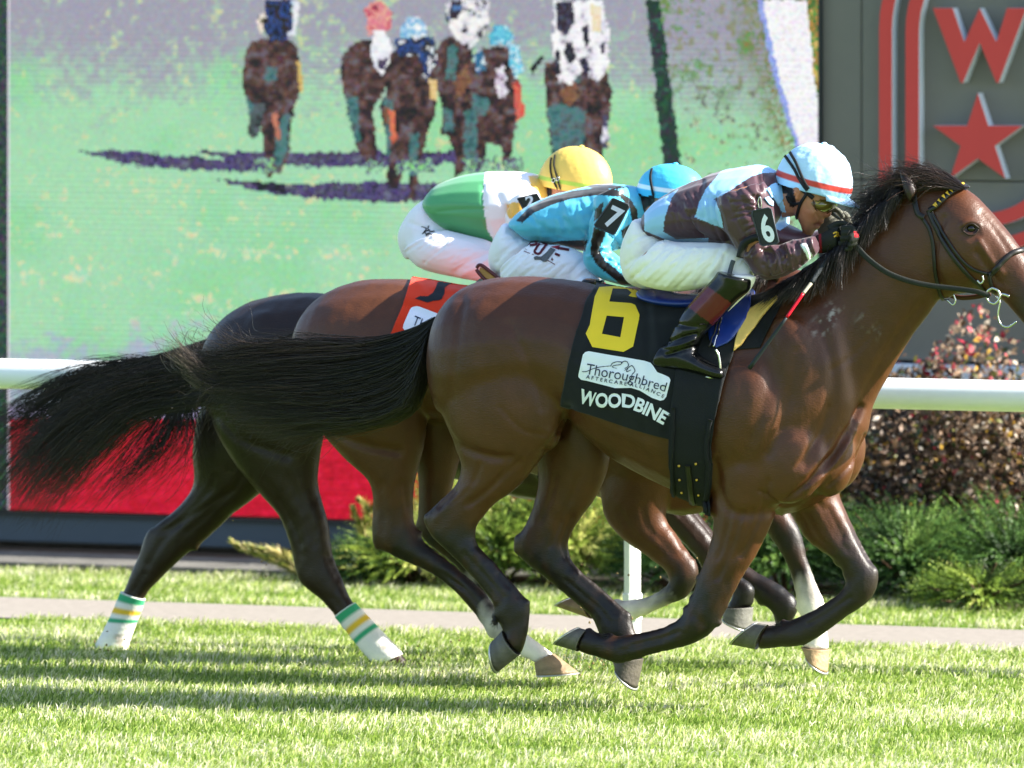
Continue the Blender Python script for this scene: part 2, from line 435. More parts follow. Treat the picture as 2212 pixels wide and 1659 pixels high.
# ---- turf: single blades, three faces each
def turf(name, s0, s1, t0, t1, n, hmean, wmean, seed, cols, z=0, lean=.95):
    g = np.random.default_rng(seed)
    s = g.uniform(s0, s1, n); t = g.uniform(t0, t1, n)
    pat = wob(np.stack([s, t * 1.6, s * 0], 1), 3.2, seed)             # uneven growth
    fine = wob(np.stack([s, t, s * 0], 1), 14, seed + 1)
    h = hmean * g.uniform(.55, 1.25, n) * (1 + .22 * pat + .15 * fine)
    wd = wmean * g.uniform(.6, 1.4, n)
    a = g.uniform(0, 2 * math.pi, n); ln = g.normal(.1, lean, n) * h
    dx, dy = np.cos(a), np.sin(a); la = g.uniform(0, 2 * math.pi, n)
    lx, ly = np.cos(la) * ln + .25 * h, np.sin(la) * ln
    b = np.stack([s, t, np.full(n, z)], 1); sd = np.stack([dx * wd, dy * wd, 0 * wd], 1) / 2
    mid = b + np.stack([lx * .35, ly * .35, h * .6], 1); top = b + np.stack([lx, ly, h * np.clip(1 - .25 * (ln / h) ** 2, .35, 1)], 1)
    V = np.stack([b - sd, b + sd, mid + sd * .8, mid - sd * .8, top], 1).reshape(-1, 3)
    i = np.arange(n)[:, None] * 5
    Q = np.concatenate([i + [0, 1, 2], i + [0, 2, 3], i + [3, 2, 4]])
    c = np.array([lin(x) for x in cols]); pick = g.random(n) * .9 + .25 * pat + .1
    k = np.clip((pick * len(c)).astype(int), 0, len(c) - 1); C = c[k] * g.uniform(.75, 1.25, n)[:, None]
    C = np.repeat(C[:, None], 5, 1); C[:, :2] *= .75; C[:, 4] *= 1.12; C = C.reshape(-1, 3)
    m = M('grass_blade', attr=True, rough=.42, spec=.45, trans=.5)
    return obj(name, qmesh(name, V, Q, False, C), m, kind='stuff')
GR = ['64802a', '748f36', '869f42', '98ae4e', 'aabb5e', 'bcc676', 'd6d6a2', 'ece6ca']
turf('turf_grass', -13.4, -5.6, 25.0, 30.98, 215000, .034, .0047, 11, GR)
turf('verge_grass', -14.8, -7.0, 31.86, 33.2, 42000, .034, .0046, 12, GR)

# ---- running rail
TRz = 1.052
white_pl = M('rail_plastic', lin('f2f4f2'), rough=.35, spec=.5, nz=(5, .06))
c0 = P(1366, 1300, TR)
rail = thing('running_rail', 'long white round plastic rail along the turf behind the horses', 'rail', (c0.x, TR, 0))
V, Fc = tube([(x, TR, TRz) for x in np.linspace(-22, 2, 60)], .0605, 28); obj('rail_tube', mesh('rail_tube', V, Fc, True), white_pl, rail)
for k in (-1, 0, 1):
    x = c0.x + 4.3 * k
    V, Fc = tube([(x, TR, z) for z in np.linspace(-.02, TRz - .03, 12)], .0345, 8); p = obj('post', mesh('post', V, Fc, False), white_pl, rail)
    V, Fc = tube([(x, TR, z) for z in (.145, .15, .245, .25)], [.037, .041, .041, .037], 8); obj('collar', mesh('collar', V, Fc, False), white_pl, p)
    V, Fc = tube([(x, TR, z) for z in (TRz - .11, TRz - .1, TRz - .03)], [.04, .045, .062], 16); obj('saddle_cap', mesh('saddle_cap', V, Fc, True), white_pl, p)

# ---- video screen: one face per lamp group, colours from the race picture it shows
s_l, s_r = P(-330, 0, TS).x, P(1767, 0, TS).x
z_b, z_t = P(400, 1111, TS).z, 3.05
dark_metal = M('screen_metal', lin('23282b'), rough=.5, spec=.4, nz=(4, .12))
scr = thing('video_screen', 'large lit video screen showing racehorses galloping head-on over a red band', 'screen', ((s_l + s_r) / 2, TS, 0))
def screen():
    nx, nz = 560, 328
    xs, zs = np.linspace(s_l, s_r, nx + 1), np.linspace(z_b, z_t, nz + 1)
    XX, ZZ = np.meshgrid(xs, zs); V = np.stack([XX.ravel(), np.full(XX.size, TS), ZZ.ravel()], 1)
    i = (np.arange(nz)[:, None] * (nx + 1) + np.arange(nx)[None]).ravel()
    Q = np.stack([i, i + 1, i + nx + 2, i + nx + 1], 1)
    c = V[Q].mean(1); q = proj(c); x, y = q[:, 0], q[:, 1]
    g = np.random.default_rng(5); n = len(q)
    q3 = np.stack([x, y * 1.3, 0 * x], 1)
    lo = vnoise(x, y * 1.2, 1 / 190, 1, 2); mid = vnoise(x, y * 1.2, 1 / 60, 2); hi = vnoise(x, y * 1.1, 1 / 13, 3, 2) * 1.1; r1 = g.normal(0, 1, n); r2 = g.normal(0, 1, n)
    def H(s): return np.array([int(s[k:k + 2], 16) / 255 for k in (0, 2, 4)])
    C = np.tile(H('a2e2b0'), (n, 1))
    def blend(c, m): nonlocal C; C = C * (1 - m[:, None]) + H(c) * m[:, None]
    def sm(a, b, v): t = np.clip((v - a) / (b - a), 0, 1); return t * t * (3 - 2 * t)
    blend('93ddb0', sm(-.2, 1, lo)); blend('93e58c', sm(0, 1.2, lo + .4 * hi) * .5)
    blend('a6dfcc', sm(.3, 1.2, mid + .5 * hi) * sm(430, 640, y) * .8)
    blend('e6ecb4', sm(.55, 1.1, hi * .8 + mid * .6 + .25 * r1) * (.25 + .55 * sm(330, 560, y)))
    blend('f0d79a', sm(.9, 1.3, hi + .5 * mid + .3 * r2) * .6)
    lav = sm(260, 40, y + 40 * lo + 55 * hi - 30 * mid) * sm(1.2, .2, hi * .6 + mid * .5)
    blend('a39eb4', lav * .95)
    blend('a7b3cf', sm(700, 800, y + 50 * mid + 40 * hi) * sm(900, 500, x) * .85)
    blend('b2a6d4', sm(868, 880, y) * .9)
    # right-hand bank: lavender and green patches with dark specks
    rb = sm(1380, 1440, x)
    blend('9a97ab', rb * sm(330, 120, y) * sm(-.3, .3, hi + .4 * r1) * .9)
    blend('4fa03c', rb * sm(.35, .8, mid + .5 * hi + .25 * r1) * sm(300, 60, y) * .9)
    blend('8a8f4e', rb * sm(.3, .9, hi - .5 * mid) * sm(420, 100, y) * .6)
    blend('4a5560', rb * sm(.75, 1.05, hi * .9 + .35 * r2 - .3 * lo) * sm(140, 260, y) * .8)
    e1 = 1640 + (y - 0) * .29
    blend('5a7a35', sm(e1 - 120, e1 - 10, x + 25 * hi + 20 * mid) * sm(.2, -.5, r1 * .5 + hi) * .8)
    blend('a5713a', sm(e1 - 90, e1 - 10, x + 25 * hi) * sm(.4, 1, r2 * .5 + mid) * .8)
    PAL = np.array([H(s) for s in ('1e1a20', '2a1e22', '36262a', '3a2a34', '4a2e2a', '54342c', '5a3c3a', '64443c', '5e4a58', '7a5244', '6a6470')])
    def blob(poly, pal=None, jag=6, dens=1.0, flat=None, bias=0):
        nonlocal C
        qq = np.stack([x + jag * .5 * hi + jag * .12 * r1, y + jag * .5 * vnoise(x, y, 1 / 13, 9, 2) + jag * .12 * r2], 1)
        m = inpoly(qq, poly) & (g.random(n) < dens); k = m.sum()
        if flat: C[m] = H(flat) + g.normal(0, .04, (k, 1)) + g.normal(0, .03, (k, 3)); return
        p = PAL if pal is None else np.array([H(s) for s in pal])
        v = (len(p) - 1) * (.5 + .62 * vnoise(x[m], y[m], 1 / 15, 21, 3) + .10 * r1[m] - .3 * bias)
        v = np.clip(v, 0, len(p) - 1.001); iv = v.astype(int); fv = np.clip((v - iv - .3) / .4, 0, 1)[:, None]; C[m] = p[iv] * (1 - fv) + p[iv + 1] * fv
    pur = ('2a2440', '4c3d80', '5d5285', '3d2e66', '46434f', '6a6a8c')
    blob([(165, 325), (275, 326), (400, 338), (485, 346), (560, 352), (560, 372), (400, 366), (270, 356)], pur, 9)
    blob([(415, 324), (560, 330), (700, 330), (985, 326), (985, 352), (760, 362), (560, 356), (470, 340)], pur, 9)
    blob([(460, 388), (600, 400), (760, 394), (1100, 396), (1100, 425), (900, 436), (720, 432), (560, 414)], pur, 9)
    blob([(540, 392), (620, 396), (620, 414), (560, 412)], ('1a1a24', '2a2440'), 8)
    def horse(cx, top, bot, wd, legs, extra=None):
        blob([(cx - wd * .35, top), (cx + wd * .3, top), (cx + wd * .5, top + 40), (cx + wd * .52, top + 110), (cx + wd * .36, top + 175), (cx + wd * .1, top + 190), (cx - wd * .2, top + 180), (cx - wd * .45, top + 140), (cx - wd * .55, top + 60)], extra)
        for lx, ly, lw, pal in legs:
            blob([(cx + lx - lw, top + 120), (cx + lx + lw, top + 120), (cx + lx + lw * .8, top + 200), (cx + lx + lw * .7, ly), (cx + lx - lw * .7, ly), (cx + lx - lw * .9, top + 200)], pal, 3)
    teal = ('47807f', '4f7f84', '5a747a', '3a4c4c', '6e4636', '6a6478')
    k1 = lambda p: [(u * .4333, v * .4333) for u, v in p]; k2 = lambda p: [(u * .4166 + 884.8, v * .4166) for u, v in p]
    for q_ in (k1([(1215, 300), (1240, 220), (1290, 200), (1310, 190), (1430, 190), (1480, 230), (1500, 330), (1505, 420), (1490, 480), (1460, 560), (1450, 660), (1440, 780), (1400, 870), (1365, 860), (1350, 890), (1325, 880), (1320, 760), (1310, 660), (1290, 580), (1280, 640), (1280, 680), (1250, 690), (1235, 640), (1255, 600), (1230, 520), (1210, 420)]),
               k1([(1700, 290), (1760, 220), (1830, 190), (1900, 200), (1960, 260), (1960, 400), (1900, 470), (1850, 560), (1870, 640), (1880, 780), (1860, 870), (1810, 790), (1780, 740), (1760, 640), (1720, 480), (1700, 400)]),
               k2([(140, 260), (180, 200), (260, 190), (330, 220), (330, 330), (350, 480), (300, 560), (290, 700), (300, 880), (240, 920), (235, 800), (200, 700), (165, 700), (170, 560), (140, 420)]),
               k1([(1960, 260), (2000, 210), (2100, 200), (2160, 260), (2190, 400), (2170, 560), (2130, 680), (2110, 760), (2080, 900), (2060, 1000), (2040, 990), (2040, 850), (2030, 760), (1990, 930), (1950, 950), (1930, 900), (1950, 760), (1920, 640), (1890, 540), (1940, 420)]),
               k2([(330, 330), (380, 250), (450, 240), (520, 250), (560, 330), (570, 560), (540, 700), (520, 880), (490, 880), (480, 760), (400, 740), (380, 880), (350, 880), (350, 700), (300, 620), (300, 480)]),
               k2([(700, 330), (740, 320), (850, 330), (920, 300), (1010, 330), (1050, 480), (1040, 620), (1000, 760), (1000, 860), (960, 860), (750, 850), (720, 660), (705, 520)])):
        blob(q_, None, 5)
    for q_ in (k1([(1370, 700), (1420, 560), (1450, 580), (1430, 760), (1390, 860), (1370, 820)]), k1([(1225, 480), (1270, 520), (1270, 600), (1245, 610), (1230, 540)]), k1([(1310, 330), (1380, 330), (1380, 400), (1320, 400)]),
               k1([(1725, 480), (1780, 480), (1800, 700), (1770, 720), (1745, 620)]), k1([(1910, 480), (1960, 500), (1950, 760), (1930, 780)]), k1([(2040, 660), (2090, 660), (2080, 880), (2045, 880)]),
               k2([(195, 240), (250, 230), (240, 420), (190, 420)]), k2([(280, 570), (350, 570), (350, 860), (290, 880)]), k2([(170, 560), (220, 560), (230, 680), (180, 690)]), k2([(320, 480), (420, 520), (400, 600), (330, 590)]),
               k2([(712, 550), (800, 540), (920, 570), (900, 760), (880, 850), (755, 840), (725, 660)]), k2([(800, 360), (880, 340), (900, 420), (820, 440)])):
        blob(q_, ('2f5f62', '39707288'[:6], '47807f', '4f7f84', '5a747a', '4a5a5c'), 6)
    for q_ in (k2([(770, 480), (850, 420), (900, 480), (820, 560)]), k2([(230, 420), (300, 330), (320, 420), (250, 520)]), k1([(1900, 560), (1935, 520), (1940, 640)])): blob(q_, ('8a5a3c', '7a4a34', '96684a', '5a3a30'), 5)
    blob([(548, 222), (572, 222), (566, 262), (558, 298), (540, 292), (536, 262)], ('5b6670', '4a5a5c', '2a2a30'), 5)
    blob([(588, 245), (600, 240), (606, 300), (598, 305)], ('e08a70', 'c47058'), 4)
    blob([(556, 34), (574, 20), (575, 66), (560, 72)], ('ece3c8', 'f6efe0', '7a6a50'), 6)
    blob([(628, 0), (646, 0), (640, 80), (622, 76)], ('f2f4f6', 'dfe6ee', 'a8d0e0'), 6)
    blob([(572, 0), (630, 0), (632, 60), (612, 90), (585, 90), (570, 60)], ('141a2c', '1d2d60', '2b4e9c', '33261f', '20202c'), 6)
    blob([(598, 118), (616, 118), (612, 140), (600, 140)], ('4a3a8c', '5a2f2f'), 4)
    blob([(640, 128), (650, 135), (656, 200), (646, 198)], ('e8c070', 'd8b45c'), 4)
    blob([(786, 20), (800, 4), (832, 4), (850, 30), (846, 60), (825, 70), (795, 74)], ('e8788c', 'f0a494', 'd84a68', '8a2c44'), 6)
    blob([(806, 66), (832, 62), (846, 100), (840, 140), (826, 160), (812, 150), (800, 110)], ('ffffff', 'f2f4fa', 'dfe2ee'), 6)
    blob([(816, 128), (836, 126), (834, 150), (820, 150)], ('3a2a5c', '5a4a60'), 4)
    blob([(864, 60), (880, 38), (904, 34), (922, 54), (922, 84), (890, 88), (866, 82)], ('ffffff', 'a8d8f4', '6ab4e4', 'e4f0fa'), 5)
    blob([(852, 82), (938, 80), (945, 130), (920, 180), (905, 120), (860, 120)], ('1e2e58', '2b4e9c', '23202c', 'e8ecf4'), 7)
    blob([(925, 170), (945, 175), (945, 220), (930, 212)], ('f0d090', 'e8c070'), 4)
    blob([(838, 235), (852, 240), (858, 300), (846, 312)], ('f07850', 'e06a4c', 'c0503c'), 4)
    blob([(968, 0), (1055, 0), (1058, 50), (1035, 90), (1012, 110), (980, 80), (964, 40)], ('ffffff', 'f4f2ee', 'd8d8e4', '2a2028'), 8)
    blob([(972, 0), (1000, 0), (990, 40), (968, 38)], ('2a2440', '3a2a2c', '4a7ac0'), 6)
    blob([(1056, 76), (1070, 54), (1092, 54), (1110, 74), (1106, 96), (1060, 96)], ('4ec4e4', '6ad4f0', '3aa8d0', 'a8e8f8'), 4)
    blob([(1096, 90), (1122, 100), (1130, 150), (1118, 172), (1104, 150)], ('4ec4e4', '6ad4f0', 'd8f4fc', '3aa8d0'), 6)
    blob([(1022, 120), (1042, 108), (1050, 150), (1030, 160)], ('4ec4e4', '2b6e9c', 'd8ecf8'), 5)
    blob([(1068, 150), (1090, 142), (1096, 200), (1076, 214)], ('f0f0f6', 'd4c4dc', '54263f'), 7)
    blob([(1108, 176), (1124, 180), (1134, 250), (1116, 262)], ('f05040', 'e86a58', 'c83a34'), 6)
    blob([(1196, 0), (1300, 0), (1316, 70), (1314, 150), (1292, 180), (1262, 150), (1235, 180), (1210, 175), (1192, 110)], ('ffffff', 'fbfafd', 'f4f4fa', 'ece8f2', 'd8d6e4', '8a8094'), 8, bias=.6)
    for q_ in ([(1200, 4), (1236, 0), (1244, 50), (1222, 78), (1202, 60)], [(1216, 96), (1236, 88), (1244, 130), (1224, 136)], [(1250, 130), (1270, 120), (1276, 150), (1262, 168)], [(1258, 60), (1270, 52), (1274, 96), (1262, 104)], [(1196, 110), (1208, 104), (1212, 160), (1200, 158)], [(1296, 96), (1306, 92), (1308, 112), (1298, 114)]):
        blob(q_, ('1c1a28', '24203c', '3a2a34', '4a4a6c', '1c1a20'), 6)
    blob([(1275, 10), (1298, 16), (1300, 70), (1280, 70)], ('f6e8c8', 'efd9a8'), 6)
    blob([(1300, 250), (1316, 250), (1316, 320), (1302, 320)], ('e8e8f4', '4a4a6c', '2a2a40'), 6)
    blob([(1145, 148), (1172, 118), (1176, 126), (1150, 160)], ('2a2430', '1c1a20'), 3)
    for k, xx in enumerate((560, 800, 865, 905, 1010, 1050, 1100, 1210)):
        blob([(xx - 12, 345), (xx + 30, 340), (xx + 34, 372), (xx - 8, 376)], ('7a84a0', '46434f', '98dfa4', '4c3d80', '8ce37f'), 10, .8)
    blob([(1395, 0), (1426, 0), (1440, 120), (1468, 330), (1472, 380), (1436, 380), (1412, 160)], ('1e5a38', '23482f', '1c3a30', '2a3a3c', '3a2340', '2d6d50'), 6)
    # white wing of the rail with coloured fringes
    blob([(1634, 0), (1764, 0), (1790, 330), (1722, 330), (1670, 160)], flat='8fa4f0', jag=5)
    blob([(1742, 0), (1790, 0), (1790, 330), (1768, 330), (1752, 160)], ('e8c060', '5a9a3c', 'c08a3c', '4a7a34'), 8)
    blob([(1646, 0), (1742, 0), (1763, 200), (1790, 330), (1730, 330), (1682, 160)], flat='f8f6fc', jag=4)
    C = C * .86 + .14 * C.mean(1)[:, None]
    # pink red band below the picture, coarse weave
    m = y > 903 + (x - 20) * .006
    k = m.sum(); C[m] = H('c80a2c') + (.05 * hi[m] + .05 * wob(np.stack([x[m] * .25, y[m] * 2.2, 0 * x[m]], 1), .06, 8) + g.normal(0, .03, k))[:, None] * np.array([1, .6, .7])
    # outer left edge: white seam, then dark broken colours
    m = (x > 15) & (x < 22); C[m] = H('e8e2f0')
    m = x <= 15; p = np.array([H(s) for s in ('1d4a30', '2a2a48', '2f6a3c', '1c1a20', '3a5a2c', '243c50', '5a3a60')]); C[m] = p[g.integers(0, len(p), m.sum())]
    # row scan beat and lamp grain
    row = (np.arange(n) // nx); C *= (1 - .045 * np.sin(row * 2.3) * (.5 + .5 * np.sin(row * .09)))[:, None]
    C += g.normal(0, .022, (n, 3)); C = np.clip(C, .01, 1)
    m = bpy.data.materials.new('screen_lamps'); m.use_nodes = True; nn = m.node_tree.nodes; ll = m.node_tree.links
    a = nn.new('ShaderNodeAttribute'); a.attribute_name = 'col'; b = nn['Principled BSDF']
    b.inputs['Base Color'].default_value = (.01, .01, .01, 1); b.inputs['Roughness'].default_value = .6; b.inputs['Specular IOR Level'].default_value = .15
    ll.new(a.outputs['Color'], b.inputs['Emission Color']); b.inputs['Emission Strength'].default_value = 2 ** -EXPO * .97
    obj('display', qmesh('display', V, Q, False, linarr(C), 'FACE'), m, scr)
screen()
fr = MB(); fr.box((s_r + .002, TS - .006, z_b - .01), (s_r + .014, TS + .25, z_t + .04)); fr.box((s_l - .03, TS - .02, z_t + .002), (s_r, TS + .25, z_t + .04))
fr.box((s_l, TS + .01, z_b), (s_r, TS + .25, z_t)); obj('frame', fr.me('frame', False), dark_metal, scr)
pm = M('plinth_metal', lin('4a545c'), rough=.55, spec=.35, nz=(3, .08))
pb = MB().box((s_l, TS - .03, .03), (s_r + .02, TS + .3, z_b - .012)); bevel(obj('plinth', pb.me('plinth', False), pm, scr), .006)
lb = MB().box((s_l, TS - .05, z_b - .022), (s_r + .02, TS - .03, z_b - .006)); obj('trim', lb.me('trim', False), dark_metal, scr)

# ---- sign wall of grey panels with the raised red emblem
TW = 34.33
pan = M('panel_grey', lin('716e67'), rough=.6, spec=.3, nz=(2.5, .07))
led = M('ledge_pale', lin('c9d0d8'), rough=.6, spec=.3, nz=(6, .08))
xs = [P(p, 0, TW).x for p in (1775, 1861, 2470, 3100)]; zs = [P(2100, p, TW).z for p in (782, 391, -130, -330)]; zs[3] = 3.3
wall = thing('sign_wall', 'grey panelled wall carrying the red emblem beside the video screen', 'wall', (xs[1], TW, 0))
for i in range(3):
    for j in range(3):
        pn = MB().box((xs[i] + .0025, TW, zs[j] + .0025), (xs[i + 1] - .0025, TW + .05, zs[j + 1] - .0025)); bevel(obj('panel', pn.me('panel', False), pan, wall), .003)
bk = MB().box((xs[0] - .01, TW + .045, zs[0] - .005), (xs[3], TW + .3, zs[3] - .02)); obj('backing', bk.me('backing', False), M('wall_backing', lin('4a4a44'), rough=.8), wall)
zl = P(2100, 822, TW).z
lg = MB().box((xs[0], TW - .06, zl), (xs[3], TW + .28, zs[0] - .012)); bevel(obj('ledge', lg.me('ledge', False), led, wall), .01)
lg = MB().box((xs[0], TW + .02, 0), (xs[3], TW + .27, zl - .002)); obj('base', lg.me('base', False), M('wall_base', lin('46463f'), rough=.8, nz=(5, .1)), wall)
red = M('emblem_red', lin('c53c38'), rough=.5, spec=.4, nz=(3, .04)); edge = M('emblem_edge', lin('d9dde6'), rough=.5, spec=.3)
emb = thing('emblem', 'raised red emblem with star, letter W and double ring on the grey wall', 'sign', tuple(P(2127, 245, TW)))
def relief(name, loops, parent, d=.075):
    """raised letter: red face, pale edge; loops[0] outer, others holes"""
    bm = bmesh.new(); 
    for lp in loops:
        vs = [bm.verts.new(P(x, y, TW)) for x, y in lp]
        for a, b in zip(vs, vs[1:] + vs[:1]): bm.edges.new((a, b))
    bmesh.ops.triangle_fill(bm, use_beauty=True, edges=bm.edges[:])
    bm.faces.ensure_lookup_table(); [f.normal_update() for f in bm.faces]
    if bm.faces[0].normal.y > 0: bmesh.ops.reverse_faces(bm, faces=bm.faces[:])
    front = bm.faces[:]
    ex = bmesh.ops.extrude_face_region(bm, geom=front); vs = [e for e in ex['geom'] if isinstance(e, bmesh.types.BMVert)]
    for v in vs: v.co.y -= d
    bm.faces.ensure_lookup_table(); bm.normal_update()
    for f in bm.faces: f.material_index = 0 if abs(f.normal.y) > .7 else 1
    bmesh.ops.recalc_face_normals(bm, faces=bm.faces[:])
    me = bpy.data.meshes.new(name); bm.to_mesh(me); bm.free(); me.update()
    return obj(name, me, [red, edge], parent)
relief('letter', [[(2026, 17), (2069, 17), (2094, 90), (2127, 17), (2163, 90), (2186, 17), (2228, 17), (2168, 178), (2163, 178), (2127, 92), (2091, 178), (2086, 178)]], emb)
def star(cx, cy, R, r):
    return [(cx + (R if i % 2 == 0 else r) * math.sin(i * math.pi / 5), cy - (R if i % 2 == 0 else r) * math.cos(i * math.pi / 5)) for i in range(10)]
relief('star', [star(2123, 302, 102, 39)], emb)
def stad(hw, yt, yb, ry, rt, n=24):
    o = []
    for i in range(n + 1):
        a = math.pi * i / n; o.append((2127 + hw * math.cos(a), yb - ry + ry * math.sin(a)))
    for i in range(n + 1):
        a = math.pi + math.pi * i / n; o.append((2127 + hw * math.cos(a), yt + rt + rt * math.sin(a)))
    return o
relief('outer_ring', [stad(217, -190, 545, 155, 250), stad(189, -162, 517, 135, 225)], emb)
relief('inner_ring', [stad(160, -134, 489, 112, 200), stad(131, -105, 460, 92, 175)], emb)
# ================================================================ PLANTS
LEAFM = lambda: M('leaf', attr=True, rough=.5, spec=.35, trans=.35)
bark = M('bark', lin('4a3526'), rough=.9, nz=(30, .3))
def juniper(name, label, base, wd, dp, ht, n, cols, seed, group='junipers in the bed behind the rail', up=-.05):
    g = np.random.default_rng(seed)
    root = thing(name, label, 'shrub', tuple(base), group)
    # sprays: each a drooping twig with needle tufts on both sides
    VV, QQ, CC = [], [], []
    a = g.uniform(0, 2 * math.pi, n); rr = g.uniform(0, 1, n) ** .5; el = g.uniform(0, 1, n) ** .8
    tip = np.stack([np.cos(a) * rr * wd, np.sin(a) * rr * dp, ht * (.12 + .88 * el) * np.sqrt(np.maximum(1 - rr ** 2 * .85, .05))], 1)
    tip *= 1 + .16 * wob(tip, 5, seed)[:, None]
    tip[:, 2] = np.maximum(tip[:, 2], .03)
    out = tip - np.array([0, 0, ht * .25]); out[:, 2] += ht * up; out /= np.linalg.norm(out, axis=1)[:, None]
    L = g.uniform(.09, .20, n)
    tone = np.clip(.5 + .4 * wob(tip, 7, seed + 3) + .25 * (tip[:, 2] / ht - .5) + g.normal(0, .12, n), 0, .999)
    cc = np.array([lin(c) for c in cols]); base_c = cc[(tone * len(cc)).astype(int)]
    nn = 9
    for k in range(nn):
        f = k / (nn - 1); c = tip - out * (L * (1 - f))[:, None] + np.stack([0 * L, 0 * L, -.02 * (f - .5) ** 2 * np.ones(n)], 1)
        for side in (-1, 1):
            sd = np.cross(out, g.normal(0, 1, (n, 3))); sd /= np.linalg.norm(sd, axis=1)[:, None]
            nl = (.026 * (1.05 - .75 * f) * g.uniform(.6, 1.3, n))[:, None]
            e = c + (sd * .75 * side + out * .75) * nl; wv = np.cross(sd, out) * nl * .17 + out * nl * .12
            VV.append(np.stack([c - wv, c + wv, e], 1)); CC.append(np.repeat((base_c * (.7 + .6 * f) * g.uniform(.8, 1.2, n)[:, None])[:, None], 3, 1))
    V = np.concatenate(VV).reshape(-1, 3) + np.array(base); C = np.concatenate(CC).reshape(-1, 3)
    Q = np.arange(len(V)).reshape(-1, 3)
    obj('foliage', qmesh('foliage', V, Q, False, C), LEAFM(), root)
    mb = MB()
    for i in range(14):
        e = tip[i] * .85; V, Fc = tube(cr([(0, 0, -.01), (e[0] * .4, e[1] * .4, e[2] * .55), tuple(e)], 4) + np.array(base), np.linspace(.011, .003, 9), 5); mb.add(V, Fc)
    obj('stem', mb.me('stem'), bark, root)
    return root
def leafshrub(name, label, base, wd, dp, z0, ht, n, cols, wts, seed, group=None, size=.017):
    g = np.random.default_rng(seed)
    root = thing(name, label, 'shrub', tuple(base), group)
    d = g.normal(0, 1, (n, 3)); d /= np.linalg.norm(d, axis=1)[:, None]
    r = g.uniform(.25, 1, n) ** .45
    c = d * r[:, None]; c *= (1 + .3 * wob(c, 2.6, seed) + .16 * wob(c, 7, seed + 5))[:, None]
    c = c * np.array([wd, dp, ht / 2]) + np.array([0, 0, z0 + ht / 2])
    keep = (c[:, 2] > .03) & (wob(c, 9, seed + 8) > -.45); c = c[keep]; n = len(c)
    nr = g.normal(0, 1, (n, 3)) + np.array([.2, -.5, .5]); nr /= np.linalg.norm(nr, axis=1)[:, None]
    a = np.cross(nr, g.normal(0, 1, (n, 3))); a /= np.linalg.norm(a, axis=1)[:, None]; b = np.cross(nr, a)
    s = (size * g.uniform(.45, 1.5, n))[:, None]
    V = np.stack([c - a * s, c + b * s * .55 + nr * s * .15, c + a * s, c - b * s * .55 + nr * s * .15], 1).reshape(-1, 3)
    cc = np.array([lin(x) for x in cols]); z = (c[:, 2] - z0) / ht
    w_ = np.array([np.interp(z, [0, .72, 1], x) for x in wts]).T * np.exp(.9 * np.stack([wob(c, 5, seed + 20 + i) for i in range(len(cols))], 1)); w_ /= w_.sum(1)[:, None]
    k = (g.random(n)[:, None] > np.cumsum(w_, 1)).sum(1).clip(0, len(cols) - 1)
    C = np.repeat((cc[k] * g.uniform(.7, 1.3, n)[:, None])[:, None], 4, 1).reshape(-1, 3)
    i = np.arange(n)[:, None] * 4
    obj('foliage', qmesh('foliage', V + np.array(base), np.concatenate([i + [0, 1, 3], i + [1, 2, 3]]), False, C), LEAFM(), root)
    mb = MB()
    for q in range(22):
        e = c[g.integers(0, n)]; V, Fc = tube(cr([(e[0] * .08, e[1] * .08, 0), (e[0] * .5, e[1] * .5, e[2] * .6), tuple(e)], 4) + np.array(base), np.linspace(.009, .002, 9), 5); mb.add(V, Fc)
    obj('stem', mb.me('stem'), bark, root)
    return root
def gp(px, t):      # place on the ground in line with picture column px at depth t
    v = P(px, 1000, t); v.z = 0; return v
GRN = ['22351b', '2f4a22', '405f2b', '577839', '7c9a4a']
GRN2 = ['34491f', '566f2c', '7d953a', 'a2b24e', 'c6c672']
YEL = ['55662b', '7d8a3a', 'a8a550', 'c9bb6c', 'd6c58a']
jn = [('low dark green juniper below the pink shrub at the right edge', 2190, 33.15, .52, .4, .52, 1500, GRN),
      ('broad dark green juniper right behind the front horse\'s raised knee', 1965, 33.1, .5, .4, .50, 1500, GRN),
      ('yellow-tipped juniper spilling onto the verge near the right edge', 2120, 32.75, .42, .3, .26, 700, GRN2),
      ('green juniper between the front horse\'s forelegs', 1690, 33.0, .5, .36, .6, 1400, GRN),
      ('shadowed juniper beside the white rail post', 1470, 33.0, .45, .36, .55, 1200, GRN),
      ('bright yellow-green juniper seen between the front horse\'s hind legs', 1235, 33.1, .42, .36, .60, 1300, GRN2),
      ('bright juniper left of the front horse\'s hock', 1075, 33.05, .4, .34, .55, 1200, GRN2),
      ('juniper behind the middle horse\'s hock in front of the screen base', 890, 33.0, .38, .34, .42, 1000, GRN2),
      ('tall pale juniper between the hind legs of the middle and front horses', 985, 33.25, .3, .3, .7, 1200, GRN2),
      ('low green juniper at the left end of the row', 785, 32.95, .3, .28, .30, 700, GRN),
      ('low juniper past the front horse\'s head at the far right', 2420, 33.1, .5, .4, .5, 900, GRN)]
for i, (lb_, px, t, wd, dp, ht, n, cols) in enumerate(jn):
    juniper('juniper', lb_, gp(px, t), wd, dp, ht, n, cols, 40 + i)
